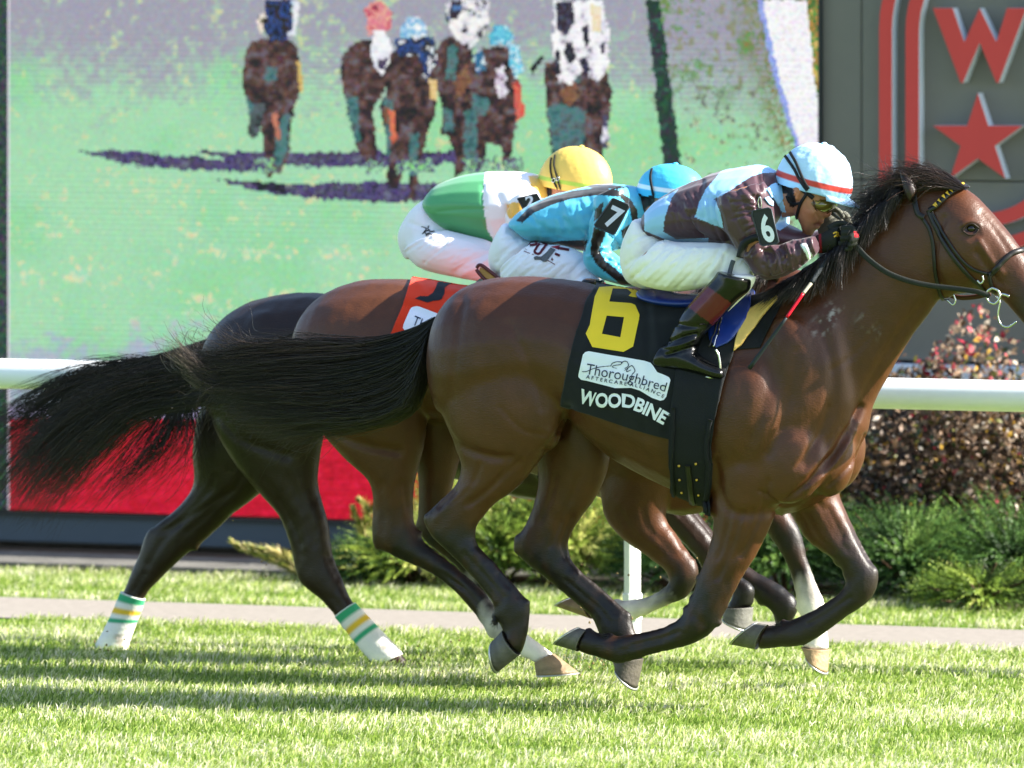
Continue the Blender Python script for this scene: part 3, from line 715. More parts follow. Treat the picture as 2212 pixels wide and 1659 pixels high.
# single golden frond reaching left past the screen base
def frond():
    root = thing('juniper', 'golden juniper branch reaching left in front of the screen base', 'shrub', tuple(gp(640, 33.0)), 'junipers in the bed behind the rail')
    g = np.random.default_rng(77); V, C, mb = [], [], MB()
    cc = np.array([lin(c) for c in YEL])
    for (pts, k) in (([(640, 1232), (585, 1205), (530, 1186), (497, 1168)], 70), ([(640, 1222), (605, 1196), (560, 1183), (530, 1176)], 50), ([(655, 1240), (615, 1222), (570, 1205)], 45),
                     ([(780, 1150), (800, 1105), (815, 1085)], 40), ([(790, 1160), (770, 1120), (762, 1096)], 40), ([(800, 1140), (790, 1095), (775, 1078)], 35)):
        q = cr([[*P(x, y, 32.9)] for x, y in pts], 6); v, f = tube(q, .004, 5); obj('stem', mesh('stem', v, f), bark, root)
        for _ in range(k * 7):
            t = g.uniform(0, 1); i = t * (len(q) - 1); a = q[int(i)]; b = q[min(int(i) + 1, len(q) - 1)]; d = (b - a) / (np.linalg.norm(b - a) + 1e-6)
            c = a + (b - a) * (i - int(i)); s = g.normal(0, 1, 3); s -= d * (s @ d); s /= np.linalg.norm(s)
            ln = .05 * (1.1 - .7 * t) * g.uniform(.5, 1.2); e = c + (s * .7 + d * .8) * ln; wv = np.cross(s, d) * .006
            V += [c - wv, c + wv, e]; col = cc[g.integers(0, 5)] * g.uniform(.7, 1.1); C += [col] * 3
    obj('foliage', qmesh('foliage', np.array(V), np.arange(len(V)).reshape(-1, 3), False, np.array(C)), LEAFM(), root)
frond()
BC = ['33261f', '5f4a3a', '846a54', 'a38d78', 'cdbfae', '97283a', 'd0606c', '66642c', 'b08a34', '2f3f24']
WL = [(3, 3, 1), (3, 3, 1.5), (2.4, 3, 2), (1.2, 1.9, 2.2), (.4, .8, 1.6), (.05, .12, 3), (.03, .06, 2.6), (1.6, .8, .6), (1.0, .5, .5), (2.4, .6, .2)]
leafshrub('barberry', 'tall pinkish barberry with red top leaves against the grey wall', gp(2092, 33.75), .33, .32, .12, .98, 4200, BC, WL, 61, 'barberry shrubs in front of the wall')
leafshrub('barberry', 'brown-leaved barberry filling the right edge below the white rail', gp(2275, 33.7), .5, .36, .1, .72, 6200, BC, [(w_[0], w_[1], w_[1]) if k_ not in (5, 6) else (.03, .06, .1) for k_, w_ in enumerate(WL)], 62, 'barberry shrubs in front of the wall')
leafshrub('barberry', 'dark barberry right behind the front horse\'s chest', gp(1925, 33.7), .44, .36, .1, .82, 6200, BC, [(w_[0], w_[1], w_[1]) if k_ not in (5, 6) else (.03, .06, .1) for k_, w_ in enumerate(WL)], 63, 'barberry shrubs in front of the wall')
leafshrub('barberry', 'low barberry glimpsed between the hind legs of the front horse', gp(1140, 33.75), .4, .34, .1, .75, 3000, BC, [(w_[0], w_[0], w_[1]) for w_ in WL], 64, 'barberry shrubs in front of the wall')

# ================================================================ HORSES
def coat_mat(name, rough=.42):
    m = M(name, attr=True, rough=rough, spec=.38, nz=(11, .2), bump=(230, .5, .003), aniso=(.3, 1, 1))
    n = m.node_tree.nodes; b = n['Principled BSDF']; b.inputs['Coat Weight'].default_value = .03; b.inputs['Coat Roughness'].default_value = .35
    return m
hoof_m = M('hoof_horn', attr=True, rough=.55, spec=.35, nz=(40, .2), bump=(90, .3))
shoe_m = M('horseshoe_metal', lin('b8b8b2'), rough=.4, metal=.8)
def hoof(parent, T, off, cf, cb, toe, heel, col, w0=.052, w1=.064):
    secs = [(*cf, *cb, w0 * .95), ((cf[0] * .94 + toe[0] * .06), (cf[1] * .94 + toe[1] * .06), (cb[0] * .94 + heel[0] * .06), (cb[1] * .94 + heel[1] * .06), w0), (*toe, *heel, w1)]
    V, Fc, _ = loft(secs, T, off, 5, 20)
    n = len(V) // 20; C = np.array([lin(col)] * len(V)) * .55; C[:20 * 2] *= .7; C *= (1 + .18 * np.sin(np.arange(len(V)) // 20 * 2.1))[:, None]
    # widen at the ground side, cloven heel left out
    h = obj('hoof', mesh('hoof', V, Fc, True, C), hoof_m, parent)
    r0 = np.array(V[-20:]); c = r0.mean(0); prev = np.array(V[-40:-20]).mean(0); ax = (c - prev) / (np.linalg.norm(c - prev) + 1e-9)
    mb = MB(); ring = []
    for j in range(20): 
        p = r0[j]; ring += [p + ax * .001 + (p - c) * .03, p + ax * .009 + (p - c) * .03, p + ax * .009 - (p - c) * .3, p + ax * .001 - (p - c) * .3]
    mb.add(ring, [(j * 4 + k, j * 4 + (k + 1) % 4, ((j + 1) % 20) * 4 + (k + 1) % 4, ((j + 1) % 20) * 4 + k) for j in range(20) for k in range(4) if 2 < j or True])
    obj('horseshoe', mb.me('horseshoe'), shoe_m, h)
    return h
def horse(name, label, loc, T, lofts, coat, pal, vox, it, grooves, group='racehorses galloping on the turf', extra=(), paint=None, bones=()):
    root = thing(name, label, 'horse', loc, group)
    pcs, cen = [], []
    for off, secs, *kw in lofts:
        if off != 0:
            for s_ in secs:
                if s_[4] in (.036,): pcs.append(ball(P(s_[2], s_[3], T + off), (.014, .016, .014), 10, 6))
                if s_[4] in (.041, .042, .043) and len(s_) > 5 and s_[5] < 1: pcs.append(ball(P(s_[2] * .93 + s_[0] * .07, s_[3] * .93 + s_[1] * .07, T + off), (.02, .024, .02), 10, 6))
        V, Fc, c = loft(secs, T, off, **(kw[0] if kw else {})); pcs.append((V, Fc)); cen += c
    pcs += list(extra) + [ball(P(x_, y_, T + o_), (r_, r_ * 1.3, r_), 10, 7) for o_, x_, y_, r_ in bones]
    me = weld('body', pcs, vox, it, .0015, lambda V: np.clip((V[:, 2] - .66) / .25, 0, 1))
    for g in grooves: carve(me, T, [(p_, w_ * .85, d_ * (.8 if min(x for x, y in p_) > 1540 and max(y for x, y in p_) < 1050 else 1.15)) for p_, w_, d_ in g[0]], *g[1:])
    for off, secs, *kw in lofts:
        if off == 0: continue
        gl = [(s[0] * .4 + s[2] * .6, s[1] * .4 + s[3] * .6) for s in secs if s[4] < .034]; g2 = [(s[0] * .72 + s[2] * .28, s[1] * .72 + s[3] * .28) for s in secs if s[4] < .034]
        if len(gl) > 2: carve(me, T, [(gl[:-1], 3.4, .0058), (g2[:-1], 5, -.0015)], True if off < 0 else 'far')
        fe = [s for s in secs if .044 < s[4] < .09]
        if len(fe) > 2: carve(me, T, [([(s[0] * .6 + s[2] * .4, s[1] * .6 + s[3] * .4) for s in fe], 7, .004), ([(s[0] * .25 + s[2] * .75, s[1] * .25 + s[3] * .75) for s in fe], 6, .004)], True if off < 0 else 'far')
    V, N = vn(me); V = V + N * (.0022 * wob(V, 9, 51) + .0012 * wob(V * [1.4, 1, .7], 24, 52) + .0011 * (V[:, 2] < .75) * wob(V, 55, 53))[:, None]; setV(me, V)
    V, N = vn(me); cen = np.array(cen); tone = np.empty(len(V))
    for i in range(0, len(V), 4000):
        d = np.linalg.norm(V[i:i + 4000, None] - cen[None, :, :3], axis=2) / (cen[None, :, 3] + .02)
        tone[i:i + 4000] = cen[d.argmin(1), 4]
    # smooth tones over neighbouring skin
    E = np.empty(len(me.edges) * 2, np.int32); me.edges.foreach_get('vertices', E); E = E.reshape(-1, 2)
    deg = np.bincount(E.ravel(), minlength=len(V)) + 1
    for _ in range(10):
        a = tone.copy(); np.add.at(a, E[:, 0], tone[E[:, 1]]); np.add.at(a, E[:, 1], tone[E[:, 0]]); tone = a / deg
    t0_ = tone; tone = np.clip(tone + (.22 * wob(V, 22, 4) + .12 * wob(V, 60, 5)) * np.minimum(1, 4 * np.clip(tone, 0, 2) * (2 - np.clip(tone, 0, 2))), 0, 2)
    tone = np.where(t0_ <= 1.03, np.minimum(tone, 1), tone)
    base, blk, wht, warm = [np.array(lin(c)) for c in pal]
    t = tone[:, None]; C = np.where(t < 1, base * (1 - t) + blk * t, blk * (2 - t) + wht * (t - 1))
    body = (1 - np.clip(tone, 0, 1))[:, None]
    v = (.5 + .5 * wob(V, 3.2, 6))[:, None]; C = C * (1 - body * .55 * v) + warm * body * .55 * v
    if paint: C = paint(C, V, N, proj(V))
    setcol(me, C)
    b = obj('body', me, coat, root)
    return root, b, bvh_of(me)

# ---- front horse, number six
N_torso = (0, [(950, 705, 940, 800, .09), (966, 655, 955, 880, .18), (1000, 622, 985, 930, .235), (1050, 604, 1040, 935, .262), (1110, 597, 1110, 915, .268), (1180, 599, 1180, 900, .25), (1250, 608, 1240, 912, .242),
    (1330, 624, 1320, 985, .262), (1420, 640, 1410, 1035, .282), (1510, 652, 1500, 1078, .282), (1600, 645, 1590, 1108, .262), (1670, 628, 1680, 1115, .232), (1740, 610, 1762, 1090, .215), (1796, 600, 1818, 1040, .19), (1832, 620, 1856, 960, .15), (1846, 700, 1866, 900, .10)])
N_neck = (0, [(1640, 640, 1800, 1010, .17), (1690, 612, 1866, 950, .155), (1735, 580, 1884, 878, .13), (1790, 542, 1932, 790, .108), (1845, 496, 1970, 728, .096), (1895, 452, 2004, 682, .088), (1940, 415, 2032, 642, .08), (1980, 392, 2062, 600, .07)])
N_head = (0, [(1985, 388, 2000, 560, .06), (2030, 390, 2026, 640, .078), (2066, 397, 2052, 643, .092), (2100, 416, 2082, 634, .098), (2130, 447, 2112, 626, .09), (2157, 477, 2136, 630, .076), (2184, 508, 2154, 640, .064), (2208, 540, 2176, 656, .056), (2232, 577, 2200, 684, .056), (2252, 622, 2226, 714, .058), (2262, 668, 2244, 728, .05), (2264, 690, 2254, 724, .03)])
N_lofts = [N_torso, N_neck, N_head,
    (-.12, [(1200, 700, 985, 690, .10), (1222, 800, 945, 790, .125), (1226, 870, 948, 860, .13), (1218, 915, 958, 915, .122), (1194, 958, 978, 960, .105), (1160, 1003, 997, 1003, .08), (1118, 1053, 984, 1048, .06), (1068, 1090, 945, 1086, .046, .25), (1034, 1130, 916, 1119, .04, .75), (1026, 1165, 930, 1156, .037, 1), (1046, 1194, 972, 1196, .03, 1), (1064, 1212, 1010, 1236, .027, 1), (1093, 1245, 1046, 1275, .026, 1), (1120, 1275, 1066, 1305, .031, 1), (1143, 1308, 1068, 1332, .036, 1), (1143, 1342, 1082, 1352, .031, 1), (1136, 1385, 1088, 1366, .034, 1), (1124, 1412, 1088, 1366, .042, 1)]),
    (.12, [(1290, 860, 1120, 850, .11), (1312, 925, 1148, 920, .105), (1316, 985, 1160, 985, .09), (1306, 1030, 1166, 1026, .075), (1288, 1070, 1158, 1075, .06, .1), (1258, 1113, 1136, 1132, .047, .3), (1234, 1150, 1112, 1165, .042, .6), (1227, 1190, 1112, 1188, .041, .8), (1240, 1218, 1136, 1216, .037, 1), (1266, 1244, 1190, 1258, .03, 1), (1291, 1265, 1238, 1298, .027, 1), (1328, 1298, 1274, 1328, .026, 1), (1358, 1328, 1290, 1356, .033, 1), (1369, 1360, 1302, 1374, .036, 1), (1385, 1396, 1326, 1402, .031, 1), (1391, 1422, 1326, 1428, .042, 1)]),
    (-.12, [(1716, 900, 1560, 920, .09), (1716, 1000, 1540, 1010, .11), (1704, 1062, 1540, 1064, .095), (1678, 1100, 1543, 1104, .078), (1654, 1158, 1539, 1155, .062), (1627, 1208, 1525, 1205, .052, .15), (1601, 1252, 1508, 1250, .043, .5), (1580, 1292, 1494, 1295, .041, .9), (1562, 1328, 1480, 1322, .041, 1), (1538, 1366, 1460, 1344, .038, 1), (1504, 1386, 1445, 1348, .031, 1), (1462, 1400, 1436, 1354, .027, 1), (1412, 1412, 1398, 1365, .026, 1), (1368, 1425, 1356, 1373, .029, 1), (1338, 1433, 1316, 1374, .036, 1), (1298, 1421, 1292, 1368, .031, 1), (1266, 1412, 1272, 1363, .036, 1), (1249, 1408, 1267, 1362, .041, 1)]),
    (.12, [(1800, 960, 1670, 1000, .10), (1806, 1030, 1690, 1070, .095), (1810, 1070, 1710, 1112, .078), (1826, 1104, 1726, 1138, .066), (1845, 1145, 1742, 1166, .056), (1866, 1187, 1774, 1190, .048, .1), (1887, 1222, 1806, 1212, .042, .5), (1897, 1246, 1828, 1240, .041, .9), (1889, 1280, 1828, 1262, .039, 1), (1868, 1306, 1814, 1280, .032, 1), (1838, 1324, 1796, 1294, .027, 1), (1801, 1352, 1764, 1314, .026, 1), (1768, 1376, 1730, 1330, .029, 1), (1729, 1396, 1692, 1345, .036, 1), (1690, 1398, 1676, 1350, .031, 1), (1660, 1402, 1662, 1350, .035, 1), (1636, 1403, 1657, 1350, .041, 1)]),
]
def swell(T, off, px, py, r, oy=0): c = P(px, py, T + off); return ball(c, r, 16, 10)
N_extra = [swell(TN, -.20, 1600, 890, (.17, .075, .20)), swell(TN, -.155, 1690, 990, (.17, .075, .17)), swell(TN, .16, 1800, 960, (.12, .10, .17)), swell(TN, -.17, 1700, 800, (.12, .05, .20)),
           swell(TN, -.06, 2052, 560, (.07, .035, .085)), swell(TN, -.15, 1060, 760, (.19, .11, .20)), swell(TN, .15, 1060, 760, (.17, .10, .19)), swell(TN, -.13, 1178, 925, (.06, .06, .09)),
           swell(TN, -.07, 1790, 985, (.10, .08, .15))]
N_groove = [([([(945, 900), (985, 958), (1050, 985), (1100, 990)], 12, .010), ([(1230, 880), (1212, 930), (1180, 975)], 13, .014), ([(1000, 650), (985, 760), (975, 860)], 12, .004),
    ([(1120, 1000), (1050, 1060), (1010, 1090)], 9, .005), ([(1015, 1050), (960, 1098), (940, 1120)], 9, -.003), ([(985, 1060), (950, 1095)], 6, .006),
    ([(1660, 1040), (1640, 1120), (1600, 1200)], 8, .006), ([(1600, 1110), (1580, 1180), (1550, 1250)], 8, .005), ([(1545, 1000), (1560, 1080), (1600, 1110), (1670, 1105)], 14, .009),
    ([(1640, 700), (1668, 790), (1650, 880), (1600, 990)], 20, .010), ([(1770, 700), (1800, 800), (1790, 900), (1740, 1000)], 16, .012), ([(1720, 760), (1705, 860), (1660, 980)], 14, .006),
    ([(1990, 660), (1930, 740), (1880, 830), (1850, 900)], 13, .010), ([(1862, 880), (1822, 950), (1770, 1020), (1700, 1080)], 8, .014), ([(1846, 930), (1806, 1000), (1740, 1060)], 5, -.007), ([(1830, 925), (1795, 985), (1750, 1030)], 4, .007), ([(1812, 930), (1780, 985), (1735, 1030)], 5, -.004), ([(1870, 940), (1842, 1000), (1790, 1050)], 5, .008), ([(1790, 880), (1770, 940), (1720, 1010)], 6, .005), ([(1900, 700), (1850, 760), (1800, 800)], 8, .003), ([(1100, 700), (1150, 800), (1170, 880)], 12, .004), ([(1080, 880), (1130, 930), (1180, 940)], 6, .003), ([(1640, 1060), (1690, 1090), (1730, 1085)], 4, .006), ([(1690, 1110), (1660, 1180), (1632, 1230)], 5, -.003),
    ([(1450, 860), (1440, 960), (1460, 1040)], 14, .004), ([(1400, 850), (1392, 940)], 12, .003), ([(1350, 840), (1345, 920)], 12, .003), ([(1250, 920), (1330, 975), (1430, 1030)], 16, -.003),
    ([(2040, 470), (2020, 540), (2030, 610), (2070, 636)], 9, .008), ([(2115, 520), (2140, 560), (2165, 590)], 7, -.008), ([(2110, 545), (2138, 585), (2160, 612)], 8, .009), ([(2078, 486), (2095, 478), (2116, 486)], 6, -.009), ([(2078, 508), (2098, 514), (2116, 506)], 6, .005),
    ([(2120, 460), (2150, 500), (2180, 545)], 7, .004), ([(2092, 494), (2104, 495)], 9, .012),
    ([(1075, 1240), (1100, 1268), (1118, 1290)], 5, .004), ([(1030, 1180), (1062, 1226), (1098, 1268)], 6, .003), ([(1015, 1230), (1050, 1275), (1070, 1300)], 5, -.003),
    ([(1430, 1385), (1380, 1398), (1340, 1405)], 5, .003), ([(1500, 1330), (1520, 1350)], 9, .004)],),
    ([([(1235, 1120), (1215, 1170), (1225, 1200)], 8, .007), ([(1210, 1130), (1190, 1180)], 7, .005), ([(1250, 1250), (1300, 1295), (1330, 1325)], 6, .004), ([(1830, 1090), (1850, 1150), (1880, 1210)], 8, .006), ([(1790, 1100), (1820, 1160)], 8, .005)], 'far')]
def n_paint(C, V, N, Q):
    g = np.random.default_rng(3)
    # dark muzzle, dark eye rim, dried sweat flecks on the shoulder
    m = np.clip((Q[:, 0] + .75 * Q[:, 1] - 2650) / 60, 0, 1)[:, None]; C = C * (1 - m * .85) + np.array(lin('241c18')) * m * .85
    d = segdist(Q, [(2090, 496), (2108, 494)]); e = np.exp(-(d / 13) ** 2)[:, None]; C = C * (1 - .8 * e)
    fl = (wob(V, 160, 31) * .6 + wob(V, 70, 32) * .6); near = V[:, 1] < TN
    z1 = np.exp(-(segdist(Q, [(1770, 710), (1785, 690), (1800, 672)]) / 16) ** 2); z2 = np.exp(-(segdist(Q, [(1860, 690), (1890, 720)]) / 14) ** 2) * .3
    s = (np.clip((fl - .15) * 2.2, 0, 1) * np.maximum(z1, z2) * near)[:, None] * .6; C = C * (1 - s) + np.array(lin('b9b4b0')) * s
    return C
hN, bN, vN = horse('racehorse', 'bay racehorse nearest the camera wearing the black cloth with yellow number', (P(1400, 0, TN).x, TN, 0), TN, N_lofts, coat_mat('coat_bay'),
    ('502d18', '18110d', 'e8e0d6', '3b1f0e'), .0085, 13, N_groove, extra=N_extra, paint=n_paint, bones=[(-.12, 1566, 1308, .014), (-.12, 1552, 1346, .014), (-.12, 1484, 1316, .016), (-.12, 1345, 1424, .014), (-.12, 1322, 1381, .013),
    (.12, 1888, 1232, .015), (.12, 1886, 1264, .015), (.12, 1834, 1246, .015), (.12, 1736, 1388, .014), (.12, 1694, 1352, .013), (-.12, 924, 1118, .018), (-.12, 1022, 1150, .013), (-.12, 1138, 1302, .015), (-.12, 1074, 1330, .013),
    (.12, 1120, 1172, .018), (.12, 1224, 1196, .013), (.12, 1356, 1330, .015), (.12, 1298, 1358, .013), (-.12, 1546, 1100, .03)])
HC = '77756c'
hoof(hN, TN, -.12, (1121, 1416), (1086, 1361), (1077, 1451), (1068, 1382), HC)
hoof(hN, TN, .12, (1389, 1424), (1325, 1429), (1375, 1487), (1331, 1440), '6e675c')
hoof(hN, TN, -.12, (1247, 1407), (1267, 1361), (1202, 1393), (1251, 1357), HC)
hoof(hN, TN, .12, (1632, 1403), (1657, 1349), (1583, 1393), (1636, 1346), HC)
eye_m = M('eye_gloss', lin('120b08'), rough=.12, spec=.5)
def eyeball(parent, px, py, bvh, T, r):
    p, n = stick(px, py, bvh, T, 0); V, Fc = ball(p - n * r * .55, (r, r, r)); obj('eye', mesh('eye', V, Fc), eye_m, parent)
eyeball(hN, 2098, 495, vN, TN, .020)
def lid(parent, pts, bvh, T, mat):
    q = cr(pts, 5); V, Fc = tube([stick(a, b, bvh, T, .002)[0] for a, b in q], .0032, 8); obj('eyelid', mesh('eyelid', V, Fc), mat, parent)
dk = M('dark_skin', lin('2a1d16'), rough=.5)
lid(hN, [(2078, 497), (2088, 486), (2102, 483), (2114, 492)], vN, TN, dk); lid(hN, [(2080, 499), (2092, 507), (2106, 506), (2114, 496)], vN, TN, dk)
def ear(parent, T, off, tip, b0, b1, mat, wd=.028):
    c0 = ((b0[0] + b1[0]) / 2, (b0[1] + b1[1]) / 2)
    mids = [(.0, 1), (.25, 1.12), (.55, .85), (.8, .45), (1, .06)]
    secs = []
    for f, k in mids:
        cx, cy = c0[0] + (tip[0] - c0[0]) * f, c0[1] + (tip[1] - c0[1]) * f; hx, hy = (b0[0] - b1[0]) / 2 * k, (b0[1] - b1[1]) / 2 * k
        secs.append((cx + hx, cy + hy, cx - hx, cy - hy, wd * k))
    V, Fc, _ = loft(secs, T, off, 4, 14); V = np.array(V)
    # hollow the front
    o = obj('ear', mesh('ear', V, Fc, True, np.array([lin('261812')] * len(V)) * (1.3 - np.linspace(0, 1, len(V)))[:, None]), mat, parent); return o
ear(hN, TN, -.085, (1944, 368), (1982, 410), (1966, 438), MATS['coat_bay'], .026); ear(hN, TN, .06, (1962, 364), (1996, 390), (1986, 420), MATS['coat_bay'])
hair_m = M('hair_black', attr=True, rough=.38, spec=.5)
BH = dict(base=(.011, .009, .007), tip=(.055, .034, .022))
hair('mane', [[(1980, 398, 0), (1965, 392, -.03), (1945, 405, -.05), (1925, 425, -.08)], [(1965, 400, 0), (1945, 415, -.08), (1930, 445, -.09), (1918, 472, -.10)], [(1930, 420, 0), (1912, 440, -.09), (1900, 475, -.10), (1890, 508, -.11)], [(1895, 452, 0), (1880, 470, -.10), (1868, 515, -.11), (1860, 552, -.12)],
     [(1860, 484, 0), (1846, 505, -.11), (1836, 555, -.12), (1828, 598, -.13)], [(1825, 510, 0), (1812, 535, -.12), (1800, 585, -.14), (1792, 630, -.15)], [(1785, 545, 0), (1770, 570, -.13), (1752, 615, -.16), (1738, 655, -.18)], [(1740, 580, 0), (1724, 602, -.14), (1700, 635, -.18), (1672, 658, -.2)], [(1690, 610, 0), (1676, 622, -.1), (1652, 642, -.16), (1628, 658, -.19)]],
     2400, TN, hair_m, hN, 3, .0011, .010, .45, spread=.014, frz=.6, clump=90, base=(.010, .008, .007), tip=(.03, .018, .012))
hair('mane_crest', [[(1975, 392, 0), (1950, 385, 0), (1915, 400, 0), (1880, 405, 0)], [(1940, 414, 0), (1905, 415, 0), (1870, 440, 0), (1846, 450, 0)], [(1900, 450, 0), (1880, 456, 0), (1862, 475, -.02), (1850, 500, -.03)], [(1858, 490, 0), (1848, 500, 0), (1842, 520, -.02), (1836, 545, -.04)]],
     700, TN, hair_m, hN, 5, .0010, .034, .45, spread=.04, frz=.9, base=(.012, .009, .008), tip=(.06, .03, .02))
hair('forelock', [[(2085, 400, -.01), (2050, 386, 0), (2010, 374, .0), (1968, 374, 0), (1930, 384, 0)], [(2090, 405, -.03), (2055, 392, -.03), (2010, 382, -.03), (1960, 385, -.04), (1910, 398, -.03)], [(2070, 412, -.05), (2030, 402, -.06), (1990, 400, -.07), (1950, 405, -.06), (1905, 430, -.05)]],
     700, TN, hair_m, hN, 6, .0012, .024, .55, spread=.02, base=(.02, .012, .009), tip=(.10, .045, .028), frz=.7)
hair('tail', [[(945, 683, 0), (905, 706, 0), (800, 736, -.02), (680, 736, -.03), (560, 742, -.03), (470, 760, -.02), (400, 765, 0)], [(945, 695, -.02), (890, 738, -.03), (780, 765, -.05), (640, 778, -.06), (520, 788, -.06), (400, 790, -.04)], [(942, 705, -.03), (885, 775, -.05), (770, 815, -.07), (630, 830, -.07), (520, 835, -.06), (420, 835, -.05)],
    [(938, 715, -.03), (890, 815, -.05), (790, 862, -.07), (660, 872, -.07), (560, 868, -.06), (450, 850, -.05)], [(932, 725, -.03), (895, 850, -.05), (815, 893, -.06), (700, 900, -.06), (600, 900, -.05), (480, 882, -.04)], [(928, 730, -.02), (900, 870, -.04), (850, 903, -.04), (740, 915, -.05), (640, 925, -.04), (520, 930, -.03)]],
    3200, TN, hair_m, hN, 8, .0013, .021, .45, spread=.05, clump=80, frz=.6, base=(.011, .009, .007), tip=(.06, .038, .025))
hair('tail_wisps', [[(700, 736, -.04), (600, 728, -.04), (540, 715, -.02), (500, 690, 0)], [(520, 760, -.03), (440, 765, -.02), (395, 740, 0), (362, 700, 0)], [(420, 790, -.03), (395, 800, -.02), (380, 770, 0), (365, 735, 0)], [(560, 800, -.06), (480, 850, -.05), (440, 890, -.04), (430, 940, -.03)], [(760, 890, -.06), (660, 925, -.05), (600, 950, -.05), (560, 985, -.03)], [(860, 900, -.05), (790, 930, -.05), (700, 940, -.05), (640, 975, -.03)]],
    420, TN, hair_m, hN, 9, .0011, .03, .5, spread=.03, base=(.02, .014, .011), tip=(.085, .05, .034), frz=.9)

def fetlock_hair(parent, T, off, x, y, dx, dy, seed):
    hair('fetlock_hair', [[(x - 6, y - 6, off - .01), (x + dx * .6, y + dy * .5, off - .01), (x + dx, y + dy, off)], [(x + 6, y + 6, off - .01), (x + 6 + dx * .6, y + 6 + dy * .5, off), (x + 4 + dx, y + 6 + dy, off)]], 70, T, hair_m, parent, seed, .0011, .006, .5, m=6, spread=.012, **BH)
for i_, (o_, x_, y_, dx_, dy_) in enumerate(((-.12, 1072, 1332, -10, 16), (.12, 1300, 1364, -6, 20), (-.12, 1318, 1377, -22, -6), (.12, 1694, 1350, -20, -4))): fetlock_hair(hN, TN, o_, x_, y_, dx_, dy_, 90 + i_)
hair('tail_brush', [[(470, 800, -.07), (445, 790, -.075), (415, 772, -.07), (385, 748, -.06), (362, 728, -.05)], [(476, 830, -.07), (450, 824, -.075), (425, 806, -.07), (400, 784, -.06), (380, 760, -.05)], [(480, 850, -.07), (462, 850, -.075), (440, 838, -.07), (420, 816, -.06), (405, 796, -.05)]], 420, TN, hair_m, hN, 41, .0012, .014, .45, m=10, spread=.02, base=(.02, .014, .011), tip=(.30, .22, .17), clump=40)  # sunlit highlight on the tuft, painted as pale strand tips
# ---- middle horse, bay with white socks
M_torso = (0, [(652, 712, 644, 800, .09), (668, 668, 660, 870, .18), (705, 632, 690, 915, .235), (760, 610, 750, 930, .262), (830, 601, 830, 920, .268), (900, 606, 900, 905, .25), (980, 620, 980, 920, .242), (1060, 634, 1060, 985, .262), (1150, 650, 1150, 1022, .282), (1240, 660, 1240, 1055, .282), (1330, 655, 1330, 1085, .262), (1400, 640, 1405, 1102, .232), (1470, 628, 1480, 1114, .215), (1530, 625, 1548, 1090, .19), (1565, 650, 1585, 1000, .15), (1580, 720, 1600, 920, .1)])
M_lofts = [M_torso, (0, [(1440, 650, 1560, 1000, .15), (1500, 625, 1620, 900, .13), (1570, 600, 1665, 810, .105), (1640, 585, 1712, 745, .09), (1690, 580, 1740, 700, .075)]),
    (0, [(1690, 580, 1710, 690, .06), (1740, 585, 1735, 725, .09), (1790, 615, 1775, 730, .085), (1840, 655, 1820, 745, .06), (1880, 695, 1860, 765, .055), (1895, 720, 1880, 765, .04)]),
    (-.12, [(910, 760, 690, 750, .10), (918, 840, 660, 830, .125), (920, 905, 652, 880, .13), (916, 960, 690, 930, .11), (903, 1008, 752, 995, .09), (893, 1052, 800, 1042, .07), (892, 1102, 806, 1100, .052, .3), (896, 1135, 803, 1152, .046, .7), (916, 1168, 811, 1180, .042, .9), (945, 1193, 858, 1205, .035, 1), (985, 1226, 932, 1240, .028, 1), (1038, 1272, 990, 1283, .027, 1), (1076, 1318, 1030, 1332, .028, 1.1), (1108, 1350, 1060, 1372, .036, 1.6), (1146, 1376, 1112, 1408, .031, 2), (1182, 1404, 1150, 1428, .034, 2), (1196, 1414, 1157, 1434, .04, 2)]),
    (.12, [(1005, 900, 860, 890, .11), (1000, 960, 885, 960, .09), (985, 1012, 904, 1020, .07), (972, 1062, 906, 1092, .052, .3), (965, 1118, 904, 1138, .043, .7), (986, 1160, 925, 1174, .038, 1), (1022, 1202, 984, 1222, .027, 1), (1072, 1260, 1034, 1285, .026, 1.2), (1105, 1303, 1058, 1326, .036, 1.8), (1118, 1338, 1076, 1350, .031, 2), (1124, 1370, 1086, 1378, .04, 2)]),
    (-.12, [(1470, 960, 1320, 980, .1), (1462, 1030, 1300, 1050, .09), (1440, 1085, 1306, 1112, .072), (1440, 1125, 1340, 1160, .06), (1458, 1150, 1375, 1186, .053), (1482, 1186, 1412, 1212, .046, .2), (1507, 1225, 1446, 1240, .042, .7), (1504, 1258, 1446, 1256, .042, 1), (1482, 1290, 1444, 1262, .035, 1), (1448, 1306, 1424, 1275, .027, 1.2), (1400, 1328, 1386, 1291, .027, 1.7), (1362, 1343, 1334, 1297, .036, 1.8), (1318, 1340, 1306, 1294, .032, 1.6), (1280, 1336, 1263, 1297, .041, 1.6)]),
    (.12, [(1600, 950, 1500, 980, .09), (1650, 1030, 1560, 1060, .07), (1700, 1100, 1632, 1120, .052, .6), (1729, 1152, 1666, 1160, .043, 1), (1738, 1190, 1688, 1192, .037, 1), (1750, 1225, 1703, 1224, .028, 1), (1766, 1266, 1714, 1262, .028, 1.3), (1781, 1303, 1724, 1312, .036, 2), (1786, 1345, 1736, 1352, .031, 2), (1790, 1385, 1733, 1385, .036, 2), (1790, 1404, 1731, 1398, .041, 2)])]
